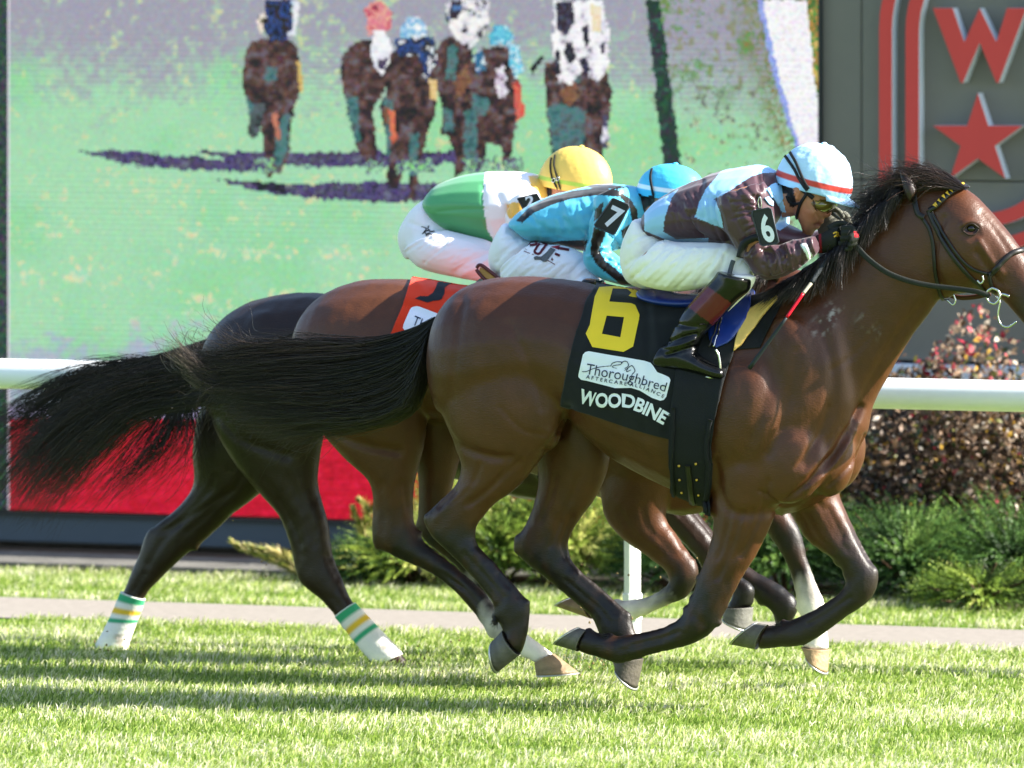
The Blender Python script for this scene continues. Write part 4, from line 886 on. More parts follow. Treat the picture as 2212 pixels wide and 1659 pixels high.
hM, bM, vM = horse('racehorse', 'bay racehorse with white socks under the orange cloth, running in the middle', (P(1100, 0, TM).x, TM, 0), TM, M_lofts, MATS['coat_bay'],
    ('563119', '1b130e', 'f0e6da', '3d2211'), .0115, 7, [([([(668, 880), (700, 925), (780, 960), (860, 975)], 12, .010), ([(1470, 1120), (1490, 1170), (1505, 1210)], 8, -.006), ([(1450, 1120), (1475, 1180)], 6, .005), ([(870, 1040), (880, 1100)], 6, .005), ([(850, 1190), (920, 1225), (1000, 1270)], 6, .004)],)],
    bones=[(-.12, 812, 1152, .018), (-.12, 908, 1150, .013), (-.12, 1104, 1350, .015), (-.12, 1500, 1232, .015), (-.12, 1496, 1256, .014), (-.12, 1452, 1246, .015), (.12, 1722, 1150, .015), (.12, 1732, 1180, .013), (.12, 1674, 1162, .014), (.12, 1776, 1302, .014), (.12, 1730, 1314, .013)], extra=[swell(TM, -.15, 760, 760, (.18, .10, .2)), swell(TM, -.17, 1380, 950, (.15, .08, .17))])
hoof(hM, TM, -.12, (1197, 1413), (1156, 1433), (1247, 1452), (1160, 1458), 'b59a78')
hoof(hM, TM, .12, (1126, 1374), (1085, 1380), (1134, 1412), (1084, 1398), '9a8a70')
hoof(hM, TM, -.12, (1277, 1336), (1261, 1296), (1206, 1310), (1236, 1292), 'a58d68')
hoof(hM, TM, .12, (1790, 1404), (1731, 1398), (1786, 1453), (1742, 1414), 'd8b68a')
eyeball(hM, 1745, 635, vM, TM, .02)
ear(hM, TM, -.05, (1650, 566), (1690, 590), (1680, 612), MATS['coat_bay'])
hair('tail', [[(655, 712, 0), (600, 735, 0), (480, 760, 0), (350, 780, 0), (200, 830, .0), (90, 900, 0), (10, 960, 0)], [(652, 730, 0), (580, 770, 0), (440, 800, 0), (300, 830, 0), (160, 900, 0), (60, 1000, 0), (-20, 1100, 0)], [(648, 745, 0), (570, 800, 0), (430, 840, 0), (290, 860, 0), (180, 940, 0), (90, 1040, 0), (30, 1130, 0)], [(645, 750, 0), (570, 830, 0), (440, 870, 0), (330, 880, 0), (240, 960, 0), (150, 1050, 0), (70, 1120, 0)]],
    1700, TM, hair_m, hM, 12, .0012, .026, .4, spread=.05, clump=46, frz=.8, **BH)
hair('mane', [[(1690, 585, 0), (1660, 590, -.08), (1640, 640, -.1)], [(1600, 595, 0), (1575, 620, -.1), (1560, 680, -.12)], [(1510, 625, 0), (1490, 640, -.12), (1470, 690, -.15)]], 500, TM, hair_m, hM, 13, .0015, .012, .6, m=10, spread=.01, **BH)

# ---- far horse, dark, bandaged behind
F_torso = (0, [(455, 745, 448, 830, .09), (472, 705, 463, 890, .18), (510, 668, 495, 925, .235), (560, 645, 548, 945, .262), (640, 633, 640, 940, .268), (700, 634, 705, 925, .25), (790, 650, 790, 935, .242), (870, 664, 870, 990, .262), (960, 676, 960, 1025, .282), (1050, 680, 1050, 1055, .282), (1140, 672, 1140, 1080, .262), (1220, 655, 1225, 1085, .232), (1290, 640, 1310, 1062, .215), (1345, 635, 1368, 1000, .18), (1375, 680, 1395, 920, .12)])
F_lofts = [F_torso, (0, [(1260, 650, 1370, 980, .15), (1320, 628, 1430, 890, .13), (1390, 612, 1476, 800, .105), (1450, 604, 1520, 745, .09), (1490, 604, 1540, 705, .075)]),
    (0, [(1490, 604, 1510, 700, .06), (1540, 612, 1535, 730, .088), (1590, 640, 1575, 735, .083), (1635, 680, 1615, 750, .06), (1670, 715, 1650, 770, .055), (1682, 735, 1668, 772, .04)]),
    (-.12, [(700, 780, 490, 775, .10), (704, 860, 456, 850, .125), (700, 930, 462, 915, .12), (690, 985, 498, 985, .1), (686, 1032, 532, 1034, .083), (690, 1070, 574, 1078, .068), (707, 1124, 605, 1116, .055), (714, 1178, 627, 1174, .047), (722, 1215, 638, 1222, .043), (738, 1249, 650, 1260, .04), (752, 1284, 694, 1294, .031), (766, 1306, 727, 1333, .026), (800, 1341, 760, 1374, .026), (832, 1376, 788, 1408, .031), (858, 1404, 812, 1430, .036), (872, 1420, 838, 1438, .034), (884, 1428, 850, 1446, .04)]),
    (.12, [(640, 840, 455, 830, .11), (632, 920, 428, 900, .115), (616, 985, 417, 975, .105), (592, 1028, 420, 1030, .088), (562, 1064, 409, 1064, .072), (500, 1114, 372, 1106, .057), (462, 1151, 322, 1146, .047), (428, 1180, 309, 1172, .043), (400, 1200, 300, 1200, .04), (356, 1242, 284, 1234, .033), (325, 1272, 272, 1264, .028), (310, 1296, 262, 1284, .026), (296, 1334, 244, 1326, .026), (284, 1364, 226, 1364, .032), (272, 1388, 214, 1388, .036), (270, 1404, 210, 1402, .04)]),
    (-.12, [(1430, 980, 1310, 1000, .095), (1455, 1050, 1370, 1080, .075), (1497, 1108, 1440, 1134, .058), (1534, 1155, 1482, 1178, .046), (1568, 1200, 1520, 1222, .042, .5), (1586, 1228, 1546, 1244, .037, 1), (1604, 1246, 1572, 1262, .028, 1), (1630, 1268, 1584, 1282, .034, 1), (1627, 1300, 1574, 1304, .033, 1), (1626, 1314, 1567, 1314, .041, 1)]),
    (.12, [(1400, 960, 1300, 990, .09), (1470, 1060, 1410, 1090, .065), (1540, 1150, 1500, 1176, .05), (1617, 1224, 1590, 1254, .043, .3), (1650, 1244, 1615, 1275, .042, .6), (1684, 1262, 1640, 1302, .043, .9), (1719, 1292, 1664, 1318, .042, 1), (1722, 1322, 1676, 1338, .036, 1), (1706, 1352, 1674, 1352, .028, 1), (1690, 1376, 1654, 1370, .03, 1), (1664, 1388, 1640, 1366, .036, 1), (1650, 1390, 1634, 1362, .04, 1)])]
hF, bF, vF = horse('racehorse', 'dark brown racehorse farthest from the camera with bandaged hind legs', (P(900, 0, TF).x, TF, 0), TF, F_lofts, coat_mat('coat_dark', .4),
    ('2a1a10', '0e0b09', 'e8e0d6', '1d120a'), .0115, 7, [([([(470, 900), (520, 950), (620, 985)], 12, .010), ([(735, 1190), (750, 1230), (760, 1270)], 7, .006), ([(705, 1200), (730, 1250)], 6, .005), ([(600, 1080), (640, 1150), (650, 1200)], 7, .004)],),
    ([([(500, 1060), (420, 1110), (350, 1150)], 7, .005), ([(390, 1130), (350, 1170), (320, 1220)], 7, .005)], 'far')],
    bones=[(-.12, 646, 1224, .017), (-.12, 718, 1216, .014), (.12, 328, 1148, .018), (.12, 424, 1184, .013), (-.12, 1622, 1270, .014), (.12, 1712, 1296, .014)], extra=[swell(TF, -.15, 580, 780, (.17, .10, .2)), swell(TF, -.17, 1200, 950, (.15, .08, .17))])
hoof(hF, TF, -.12, (886, 1427), (850, 1446), (902, 1442), (858, 1456), '3a342e')
hoof(hF, TF, .12, (270, 1404), (210, 1402), (276, 1430), (212, 1430), '6a6258')
hoof(hF, TF, -.12, (1626, 1313), (1566, 1313), (1622, 1362), (1562, 1334), '8a8880')
hoof(hF, TF, .12, (1652, 1391), (1636, 1361), (1606, 1394), (1622, 1362), '6a6258')
eyeball(hF, 1548, 655, vF, TF, .02)
ear(hF, TF, -.05, (1450, 590), (1490, 612), (1482, 634), MATS['coat_dark'])
hair('tail', [[(462, 728, 0), (400, 752, 0), (320, 778, 0), (230, 790, 0), (140, 815, 0), (40, 860, 0), (-70, 930, 0)], [(458, 740, 0), (390, 775, 0), (300, 800, 0), (210, 820, 0), (120, 860, 0), (35, 930, 0), (-50, 1020, 0)], [(455, 755, 0), (390, 800, 0), (310, 835, 0), (240, 860, 0), (165, 920, 0), (80, 1010, 0), (10, 1110, 0)], [(452, 765, 0), (400, 820, 0), (340, 860, 0), (280, 890, 0), (210, 970, 0), (140, 1050, 0), (85, 1140, 0)]],
    1900, TF, hair_m, hF, 15, .0012, .028, .38, spread=.05, clump=50, frz=.8, **BH)
hair('tail_wisps', [[(450, 780, 0), (420, 860, -.02), (425, 950, -.03), (400, 1010, -.03), (350, 1060, -.02)], [(450, 790, 0), (400, 870, 0), (380, 930, 0), (340, 990, 0), (250, 1060, 0)], [(400, 820, 0), (350, 880, 0), (300, 950, 0), (230, 1050, 0), (170, 1120, 0)]], 300, TF, hair_m, hF, 16, .0012, .03, .5, spread=.03, clump=14, base=(.014, .01, .009), tip=(.07, .03, .022), frz=.9)
hair('mane', [[(1490, 610, 0), (1465, 620, -.08), (1445, 670, -.1)], [(1400, 620, 0), (1380, 640, -.1), (1360, 700, -.12)], [(1320, 640, 0), (1300, 660, -.12), (1280, 710, -.15)]], 400, TF, hair_m, hF, 17, .0015, .012, .6, m=10, spread=.01, **BH)
# bandages on the far horse's hind legs
bandage_m = M('bandage_cloth', attr=True, rough=.85, spec=.15, bump=(120, .4, .004), sheen=.1)
def bandage(label, off, secs, stripes, mud):
    V, Fc, _ = loft(secs, TF, off, 8, 24, k=1.12); V = np.array(V); nr = len(V) // 24
    C = np.tile(np.array(lin('eeeae0')), (len(V), 1))
    f = np.repeat(np.linspace(0, 1, nr), 24)
    for a, b, c in stripes: C[(f >= a) & (f < b)] = lin(c)
    md = (wob(V, 45, 5) > .55) & (f > .55) & (f < .9); C[md] = C[md] * .55 + np.array(lin('8a5a3c')) * .45
    rip = (1 + .012 * np.sin(f * 60))[:, None]; cen = np.repeat(V.reshape(nr, 24, 3).mean(1), 24, 0); V = cen + (V - cen) * rip
    o = obj('leg_bandage', mesh('leg_bandage', V, Fc, True, C), bandage_m); tag(o, label, 'bandage', 'striped leg bandages on the dark horse')
ST = [(.03, .11, '3fa777'), (.17, .24, 'f0c23c'), (.30, .37, '3fa777')]
bandage('white bandage with green and yellow stripes on the trailing hind leg at the left', .12, [(311, 1294, 264, 1278, .03), (297, 1332, 244, 1326, .03), (285, 1362, 227, 1362, .035), (274, 1392, 212, 1390, .039), (272, 1418, 206, 1416, .041)], ST, 1)
bandage('white bandage with green and yellow stripes on the hind leg landing at centre left', -.12, [(764, 1303, 726, 1331, .03), (800, 1341, 760, 1374, .029), (832, 1376, 788, 1408, .034), (862, 1407, 812, 1432, .038), (868, 1414, 826, 1436, .036)], ST, 1)
# ================================================================ TACK OF THE FRONT HORSE
leather = M('leather_black', lin('1a1714'), rough=.42, spec=.45, nz=(40, .2), bump=(150, .15, .002))
steel = M('steel', lin('c9c9c4'), rough=.22, metal=1)
brass = M('brass', lin('c9a24a'), rough=.3, metal=1)
def cloth(name, **k): return M(name, attr=True, rough=k.get('rough', .8), spec=.2, bump=(k.get('b', 260), .25, .002), sheen=.12)
cloth_m = cloth('towel_cloth')
WHT, BLK, YLW = np.array(lin('e9ecf4')), np.array(lin('17191b')), np.array(lin('f2cf2e'))
def z4(pts, ox=1179.7, oy=553.0, k=.26665): return [(x * k + ox, y * k + oy) for x, y in pts]
SIX = z4([(395, 330), (430, 255), (505, 250), (640, 240), (700, 225), (742, 222), (806, 296), (785, 344), (700, 335), (668, 326), (692, 300), (655, 270), (540, 266), (512, 372), (690, 385), (722, 400), (757, 478), (752, 520), (706, 735), (628, 778), (375, 738), (323, 630), (355, 560)])
SIXH = z4([(492, 485), (632, 497), (602, 660), (453, 632)])
LAB = z4([(300, 800), (318, 780), (345, 772), (560, 810), (640, 822), (800, 850), (848, 866), (868, 890), (900, 940), (960, 965), (998, 985), (1008, 1005), (975, 1140), (955, 1165), (925, 1172), (860, 1150), (760, 1090), (690, 1068), (560, 1070), (330, 1010), (285, 1002), (264, 980), (264, 960)])
def col_six(Q):
    return np.tile(BLK, (len(Q), 1))
nc = thing('number_cloth', 'black saddle cloth with a yellow 6 on the front horse', 'saddle cloth', tuple(P(1400, 760, TN) + Vector((0, -.3, 0))), 'numbered saddle cloths')
cl = patch([(1290, 609), (1283, 628), (1268, 650), (1256, 690), (1243, 730), (1229, 790), (1220, 838), (1213, 874)], [(1600, 652), (1596, 690), (1588, 750), (1572, 800), (1562, 830), (1552, 870), (1542, 905), (1535, 940)], 110, 110, vN, TN, .010, cloth_m, 'towel', nc,
    sag=lambda u, v: (0, v * v * (14 * math.sin(min(u, .8) * math.pi) * .6 + 26 * math.sin(u * 2.2) * u)), wrk=.0045, col=col_six)
carve(cl.data, TN, [(l_, w_, d_) for l_, w_, d_ in (([(1395, 640), (1400, 740), (1392, 820)], 9, .005), ([(1410, 650), (1420, 740), (1436, 830)], 8, -.004), ([(1300, 640), (1275, 720), (1255, 790)], 12, -.004), ([(1330, 780), (1330, 850), (1345, 900)], 10, -.003), ([(1240, 770), (1300, 790), (1380, 800)], 8, .004), ([(1440, 840), (1430, 880), (1440, 930)], 7, .004), ([(1280, 870), (1340, 880), (1400, 905)], 6, -.003))])
vC = bvh_of(cl.data)
yel_m = M('print_yellow', lin('efca2c'), rough=.6, spec=.3, nz=(8, .05)); lab_m = M('print_label', lin('e9ecf4'), rough=.6, spec=.3)
decal('number', SIX, vC, TN, yel_m, nc, .002, SIXH); decal('label_patch', LAB, vC, TN, lab_m, nc, .002)
navy = M('print_navy', lin('1c2240'), rough=.7); pwhite = M('print_white', lin('e6e9f0'), rough=.7)
def tline(p): return z4(p)
lettering('lettering', 'Thoroughbred', tline([(322, 955), (480, 982), (640, 1008), (800, 1050), (962, 1098)]), lambda f: 24 - 3 * f, vC, TN, navy, nc, .0045, -.004)
lettering('lettering', 'A F T E R C A R E  A L L I A N C E', tline([(325, 990), (480, 1022), (640, 1046), (760, 1068), (860, 1106), (950, 1150)]), 8, vC, TN, navy, nc, .0045, .012)
lettering('lettering', 'WOODBINE', tline([(262, 1178), (380, 1212), (500, 1222), (640, 1218), (730, 1250), (850, 1305), (950, 1362)]), lambda f: 30 - 2 * f, vC, TN, pwhite, nc, .0045, .035)
lettering('lettering', 'TM', tline([(988, 1294), (1024, 1300)]), 6, vC, TN, pwhite, nc, .0045, .0)
linework('line_drawing', [z4(l) for l in ([(295, 935), (330, 935), (380, 915), (450, 900), (530, 890)], [(530, 890), (540, 870), (575, 858), (620, 862), (600, 880), (560, 885), (540, 900), (575, 912)], [(610, 866), (640, 853), (662, 862), (670, 890), (640, 912)], [(640, 930), (690, 890), (710, 900), (722, 935), (700, 960)], [(668, 905), (655, 940), (690, 925)], [(700, 960), (690, 1000), (668, 1032)])], vC, TN, 1.6, navy, nc, .0045)
# black felt pad, yellow foam pad, girth
pad_m = M('pad_black', lin('15171a'), rough=.85, nz=(60, .15), bump=(300, .3, .002))
pd = patch([(1560, 655), (1572, 700), (1580, 757)], [(1694, 648), (1668, 700), (1642, 752)], 30, 26, vN, TN, .006, pad_m, 'saddle_pad', None, wrk=.001); tag(pd, 'black felt pad on the front horse\'s withers ahead of the yellow foam', 'saddle pad')
foam = M('foam_yellow', lin('d9b566'), rough=.85, nz=(25, .1), bump=(220, .4, .003))
def slab(name, poly, bvh, T, off, th, mat, parent):
    o = decal(name, poly, bvh, T, mat, parent, off); m = o.modifiers.new('thickness', 'SOLIDIFY'); m.thickness = th; m.offset = 1
    return o
fo = slab('foam_pad', [(1681, 643), (1672, 646), (1645, 662), (1621, 676), (1608, 695), (1598, 716), (1590, 742), (1586, 761), (1601, 750), (1618, 728), (1641, 698), (1664, 672), (1682, 652)], vN, TN, .012, .012, foam, None)
tag(fo, 'yellow foam pad wedge in front of the blue saddle', 'saddle pad')
gm = M('girth_black', lin('141619'), rough=.8, bump=(240, .4, .003))
gr = thing('girth', 'black girth strap under the front horse with brass studs', 'girth', tuple(P(1500, 1000, TN) + Vector((0, -.28, 0))))
patch([(1462, 800), (1452, 900), (1450, 1000), (1454, 1060), (1462, 1082)], [(1572, 800), (1550, 900), (1538, 1000), (1540, 1060), (1543, 1112)], 24, 60, vN, TN, .019, gm, 'strap', gr, wrap=False, both=False, wrk=.002)
for a in ((1458, 1050), (1532, 1085)): pass
strap('edge_binding', [(1542, 905), (1530, 960), (1531, 1040), (1536, 1104)], vN, TN, .018, gm, gr, .024, .006)
strap('edge_binding', [(1460, 880), (1458, 980), (1462, 1070)], vN, TN, .014, gm, gr, .023, .005)
strap('buckle_strap', [(1490, 998), (1495, 1040), (1502, 1090)], vN, TN, .022, leather, gr, .024, .004)
for x, y in ((1471, 998), (1506, 995), (1474, 1028), (1509, 1028), (1478, 1053), (1513, 1058)):
    p, n = stick(x, y, vN, TN, .024); V, Fc = ball(p, (.0055, .004, .0055), 10, 6); obj('stud', mesh('stud', V, Fc), brass, gr)
# saddle: blue seat and flap, with lead weights straps
blue = M('saddle_blue', lin('16307f'), rough=.3, spec=.5, coat=.3, nz=(14, .15))
sd = thing('saddle', 'small glossy blue racing saddle under the front jockey', 'saddle', tuple(P(1500, 650, TN)))
V, Fc, _ = loft([(1392, 622, 1394, 645, .10), (1410, 626, 1412, 652, .15), (1450, 634, 1450, 662, .165), (1500, 636, 1500, 668, .15), (1550, 630, 1552, 668, .12), (1590, 622, 1594, 660, .10), (1618, 622, 1622, 645, .06)], TN, 0, 5, 24); obj('seat', mesh('seat', V, Fc), blue, sd)
slab('flap', [(1481, 645), (1540, 640), (1577, 652), (1600, 632), (1620, 628), (1626, 650), (1624, 672), (1614, 695), (1601, 716), (1588, 734), (1574, 747), (1549, 757), (1536, 740), (1530, 700), (1500, 670)], vN, TN, .020, .006, blue, sd)
strap('flap_edge', [(1577, 656), (1592, 648), (1601, 634), (1606, 628)], vN, TN, .008, steel, sd, .034, .003)
strap('weight_strap', [(1560, 690), (1548, 725), (1535, 758)], vN, TN, .006, leather, sd, .034, .004); strap('weight_strap', [(1568, 680), (1556, 722), (1545, 758)], vN, TN, .006, steel, sd, .034, .003)
strap('weight_strap', [(1566, 672), (1560, 705), (1556, 733)], vN, TN, .006, leather, sd, .036, .004)
# bridle
bd = thing('bridle', 'black leather bridle with yellow-black browband on the front horse\'s head', 'bridle', tuple(P(2080, 520, TN) + Vector((0, -.1, 0))))
ylw = M('browband_yellow', lin('e2b02c'), rough=.4, spec=.4)
bb = strap('browband', [(2010, 455), (2024, 447), (2044, 428), (2064, 413), (2080, 406), (2091, 410)], vN, TN, .020, leather, bd, .010, .006)
for k in range(9):
    f = k / 9; q = cr([(2022, 449), (2044, 428), (2064, 413), (2082, 406)], 6); i = f * (len(q) - 1.01); a, b = q[int(i)], q[int(i) + 1]; d = (b - a) / np.linalg.norm(b - a); nrm_ = np.array([-d[1], d[0]])
    decal('chevron', [tuple(a + d * 0 - nrm_ * 5), tuple(a + d * 3.4 + nrm_ * 5), tuple(a + d * 6 - nrm_ * 5)], vN, TN, ylw, bb, .0175)
strap('crownpiece', [(1984, 396), (1978, 430), (1985, 462), (1998, 470)], vN, TN, .022, leather, bd, .012)
strap('cheekpiece', [(2006, 455), (2022, 492), (2054, 548), (2090, 592), (2118, 617), (2132, 634)], vN, TN, .017, leather, bd, .005)
strap('cheekpiece', [(2012, 455), (2036, 500), (2070, 552), (2100, 580), (2135, 592)], vN, TN, .012, leather, bd, .004)
strap('throatlash', [(1992, 470), (2010, 500), (2018, 545), (2022, 590), (2030, 630), (2044, 655), (2056, 656)], vN, TN, .014, leather, bd, .005)
strap('noseband', [(2135, 594), (2146, 588), (2165, 566), (2186, 548), (2204, 542), (2212, 543)], vN, TN, .020, leather, bd, .006, .005)
strap('noseband', [(2136, 594), (2142, 612), (2150, 630)], vN, TN, .014, leather, bd, .006, .005)
def wire(name, pts, T, off, r, mat, parent, n=8):
    V, Fc = tube([P(x, y, T + off) for x, y in cr(pts, 6)], r, n); return obj(name, mesh(name, V, Fc), mat, parent)
bt = wire('bit_ring', [(2143, 622), (2156, 628), (2160, 642), (2150, 655), (2137, 652), (2131, 640), (2134, 628), (2144, 622)], TN, -.095, .0045, steel, bd)
wire('bit_bar', [(2156, 634), (2170, 636), (2180, 640)], TN, -.08, .005, steel, bd)
wire('bit_ring', [(2152, 640), (2160, 652), (2156, 680), (2162, 700), (2178, 706), (2196, 694)], TN, -.09, .004, steel, bd)
wire('buckle', [(2111, 606), (2118, 612), (2124, 606), (2122, 596)], TN, -.115, .0035, steel, bd)
wire('buckle', [(2046, 648), (2058, 658), (2064, 650), (2060, 636)], TN, -.09, .003, steel, bd)
for i in range(4): strap('tongue_tie', [(2150 + i, 650 + 3 * i), (2152 + i, 672 + 2 * i)], vN, TN, .006, leather, bd, .02)
rein_m = M('rein_rubber', lin('222420'), rough=.7, nz=(60, .2), bump=(200, .4, .003))
rq = [(1836, 516, -.13), (1852, 535, -.14), (1876, 560, -.15), (1915, 588, -.15), (1960, 606, -.14), (2010, 617, -.125), (2060, 623, -.115), (2110, 630, -.11), (2138, 640, -.1)]
q = cr([[*P(x, y, TN + o)] for x, y, o in rq], 6); V, Fc = tube(q, np.linspace(.011, .009, len(q)), 10, .35)
rn = thing('reins', 'black rubber reins running from the front jockey\'s gloves to the bit', 'reins', tuple(P(1960, 606, TN) + Vector((0, -.14, 0))))
obj('rein', mesh('rein', V, Fc), rein_m, rn)
q = cr([[*P(x, y, TN + .1)] for x, y in [(1836, 500), (1900, 560), (1990, 612), (2060, 640), (2100, 642), (2140, 634)]], 6); V, Fc = tube(q, .009, 8, .35); obj('rein', mesh('rein', V, Fc), M('rein_brown', lin('4a2a22'), rough=.5), rn)

# middle horse's orange cloth
ORG, INK = np.array(lin('dd3817')), np.array(lin('1e2226'))
WAV = [(1216, 876), (1228, 868), (1245, 868), (1262, 862), (1275, 848), (1279, 828), (1288, 815), (1302, 808), (1330, 810), (1352, 815), (1368, 822), (1350, 825), (1330, 826), (1312, 832), (1303, 842), (1302, 862), (1295, 878), (1272, 884), (1252, 888), (1232, 884)]
WAV = [(x - 287 + 0, y) for x, y in WAV]
def zc(p): return [(x / 4.74 * .7373 + 811.0, y / 4.74 * .7373 + 516.1) for x, y in p]
WAV = zc([(550, 830), (620, 797), (730, 800), (800, 750), (835, 690), (870, 590), (960, 515), (1080, 512), (1200, 530), (1420, 585), (1260, 578), (1120, 595), (1020, 635), (965, 680), (960, 760), (920, 840), (880, 856), (800, 864), (725, 888)])
LB2 = zc([(480, 985), (510, 950), (570, 935), (620, 945), (1100, 1130), (1100, 1480), (560, 1330), (420, 1290), (385, 1240), (390, 1190)])
def col_org(Q):
    C = np.tile(ORG, (len(Q), 1)); return C
nm = thing('number_cloth', 'orange saddle cloth with black figure on the middle horse', 'saddle cloth', tuple(P(960, 700, TM) + Vector((0, -.3, 0))), 'numbered saddle cloths')
cm = patch([(904, 588), (890, 603), (884, 622), (872, 660), (856, 700), (840, 738), (830, 790)], [(1130, 630), (1126, 660), (1120, 700), (1108, 760), (1098, 830), (1090, 860), (1085, 880)], 100, 90, vM, TM, .012, cloth_m, 'towel', nm, wrk=.006, seed=8, col=col_org)
carve(cm.data, TM, [([(880, 660), (920, 680), (980, 690)], 9, .006), ([(900, 610), (930, 640), (1000, 650)], 8, -.004), ([(860, 730), (900, 740), (930, 760)], 7, .005)])
vCM = bvh_of(cm.data)
decal('number', WAV, vCM, TM, M('print_ink', lin('1e2226'), rough=.7), nm, .002); decal('label_patch', LB2, vCM, TM, lab_m, nm, .002)
lettering('lettering', 'Thoroughbred', zc([(505, 1190), (700, 1270), (1000, 1380), (1400, 1500)]), 21, vCM, TM, navy, nm, .0045, -.004)
lettering('lettering', 'A F T E R C A R E', zc([(480, 1275), (700, 1345), (1100, 1470)]), 7, vCM, TM, navy, nm, .0045, .012)
sm_ = thing('saddle', 'maroon-rimmed tan saddle cantle behind the jockey in turquoise', 'saddle', tuple(P(1060, 600, TM)))
mar = M('cantle_maroon', lin('5a1a22'), rough=.3, coat=.4); tan = M('cantle_tan', lin('b98a4c'), rough=.6, nz=(20, .15))
ring = [(1030, 579), (1034, 573), (1042, 574), (1058, 586), (1080, 604), (1086, 614), (1072, 616), (1050, 606), (1036, 592), (1029, 582)]
V, Fc = tube([P(x, y, TM - .14) for x, y in cr(ring, 5)], .007, 10); obj('rim', mesh('rim', V, Fc), mar, sm_)
plate('cantle', [(1036, 577), (1056, 588), (1080, 608), (1066, 611), (1046, 600), (1034, 586)], TM, -.138, .02, tan, sm_, .004)
V, Fc, _ = loft([(1050, 598, 1046, 628, .12), (1100, 612, 1100, 640, .15), (1180, 618, 1180, 650, .14), (1260, 612, 1260, 650, .1), (1300, 608, 1300, 635, .06)], TM, 0, 4, 20); obj('seat', mesh('seat', V, Fc), mar, sm_)
mg = patch([(1180, 930), (1172, 975), (1166, 1012), (1162, 1030)], [(1240, 930), (1236, 975), (1232, 1030), (1228, 1058)], 14, 24, vM, TM, .012, gm, 'girth', None, wrap=False, wrk=.002); tag(mg, 'black girth round the belly of the middle horse', 'girth')

# ================================================================ JOCKEYS
skin_m = M('skin', attr=True, rough=.5, spec=.35, nz=(30, .08), bump=(220, .15, .002))
MATS['skin'].node_tree.nodes['Principled BSDF'].inputs['Subsurface Weight'].default_value = .08
MATS['skin'].node_tree.nodes['Principled BSDF'].inputs['Subsurface Scale'].default_value = .01
silk_m = M('silks', attr=True, rough=.34, spec=.4, bump=(160, .10, .003), sheen=.15)
pants_m = M('breeches_cloth', attr=True, rough=.75, spec=.2, bump=(300, .15, .002), sheen=.1)
boot_m = M('boot_patent', attr=True, rough=.24, spec=.35, coat=.12, bump=(26, .3, .006))
helm_m = M('helmet_cover', attr=True, rough=.45, spec=.35, bump=(55, .22, .006))
glove_m = M('glove_cloth', attr=True, rough=.7, spec=.25, bump=(250, .4, .002))
black_m = M('strap_black', lin('121212'), rough=.6)
def fan(a0, a1, b0, b1, n, seed, w_=2.6, dp=.003):
    g = np.random.default_rng(seed); o = []
    for i in range(n):
        f = (i + g.uniform(-.3, .3)) / n; p = np.array(a0) * (1 - f) + np.array(a1) * f; q = np.array(b0) * (1 - f) + np.array(b1) * f
        s, e = g.uniform(0, .35), g.uniform(.6, 1); m = (p + q) / 2 + g.normal(0, 5, 2); p2, q2 = p + (q - p) * s, p + (q - p) * e
        o.append(([tuple(p2), tuple((p2 + q2) / 2 + (m - (p + q) / 2)), tuple(q2)], w_ * g.uniform(.7, 1.6), dp * g.uniform(.5, 1.3) * (1 if g.random() < .6 else -.7)))
    return o
def garment(name, lofts, T, vox, it, mat, parent, base, polys=(), folds=(), nzs=None, kk=1.0):
    pcs = [loft(secs, T, off, k=kk)[:2] for off, secs in lofts]
    me = weld(name, pcs, vox, it, .001)
    if folds: carve(me, T, [(p_, w_ * .85, d_ * 1.6) for p_, w_, d_ in folds], near=True)
    V, N = vn(me)
    if nzs:
        for sc, am, sd_ in nzs: V = V + N * (am * wob(V, sc, sd_))[:, None]
        setV(me, V)
    Q = proj(V); C = np.tile(np.array(lin(base)), (len(V), 1))
    for poly, c in polys:
        m = inpoly(Q, poly) if poly else np.ones(len(V), bool); C[m] = lin(c)
    setcol(me, C)
    return obj(name, me, mat, parent), bvh_of(me)
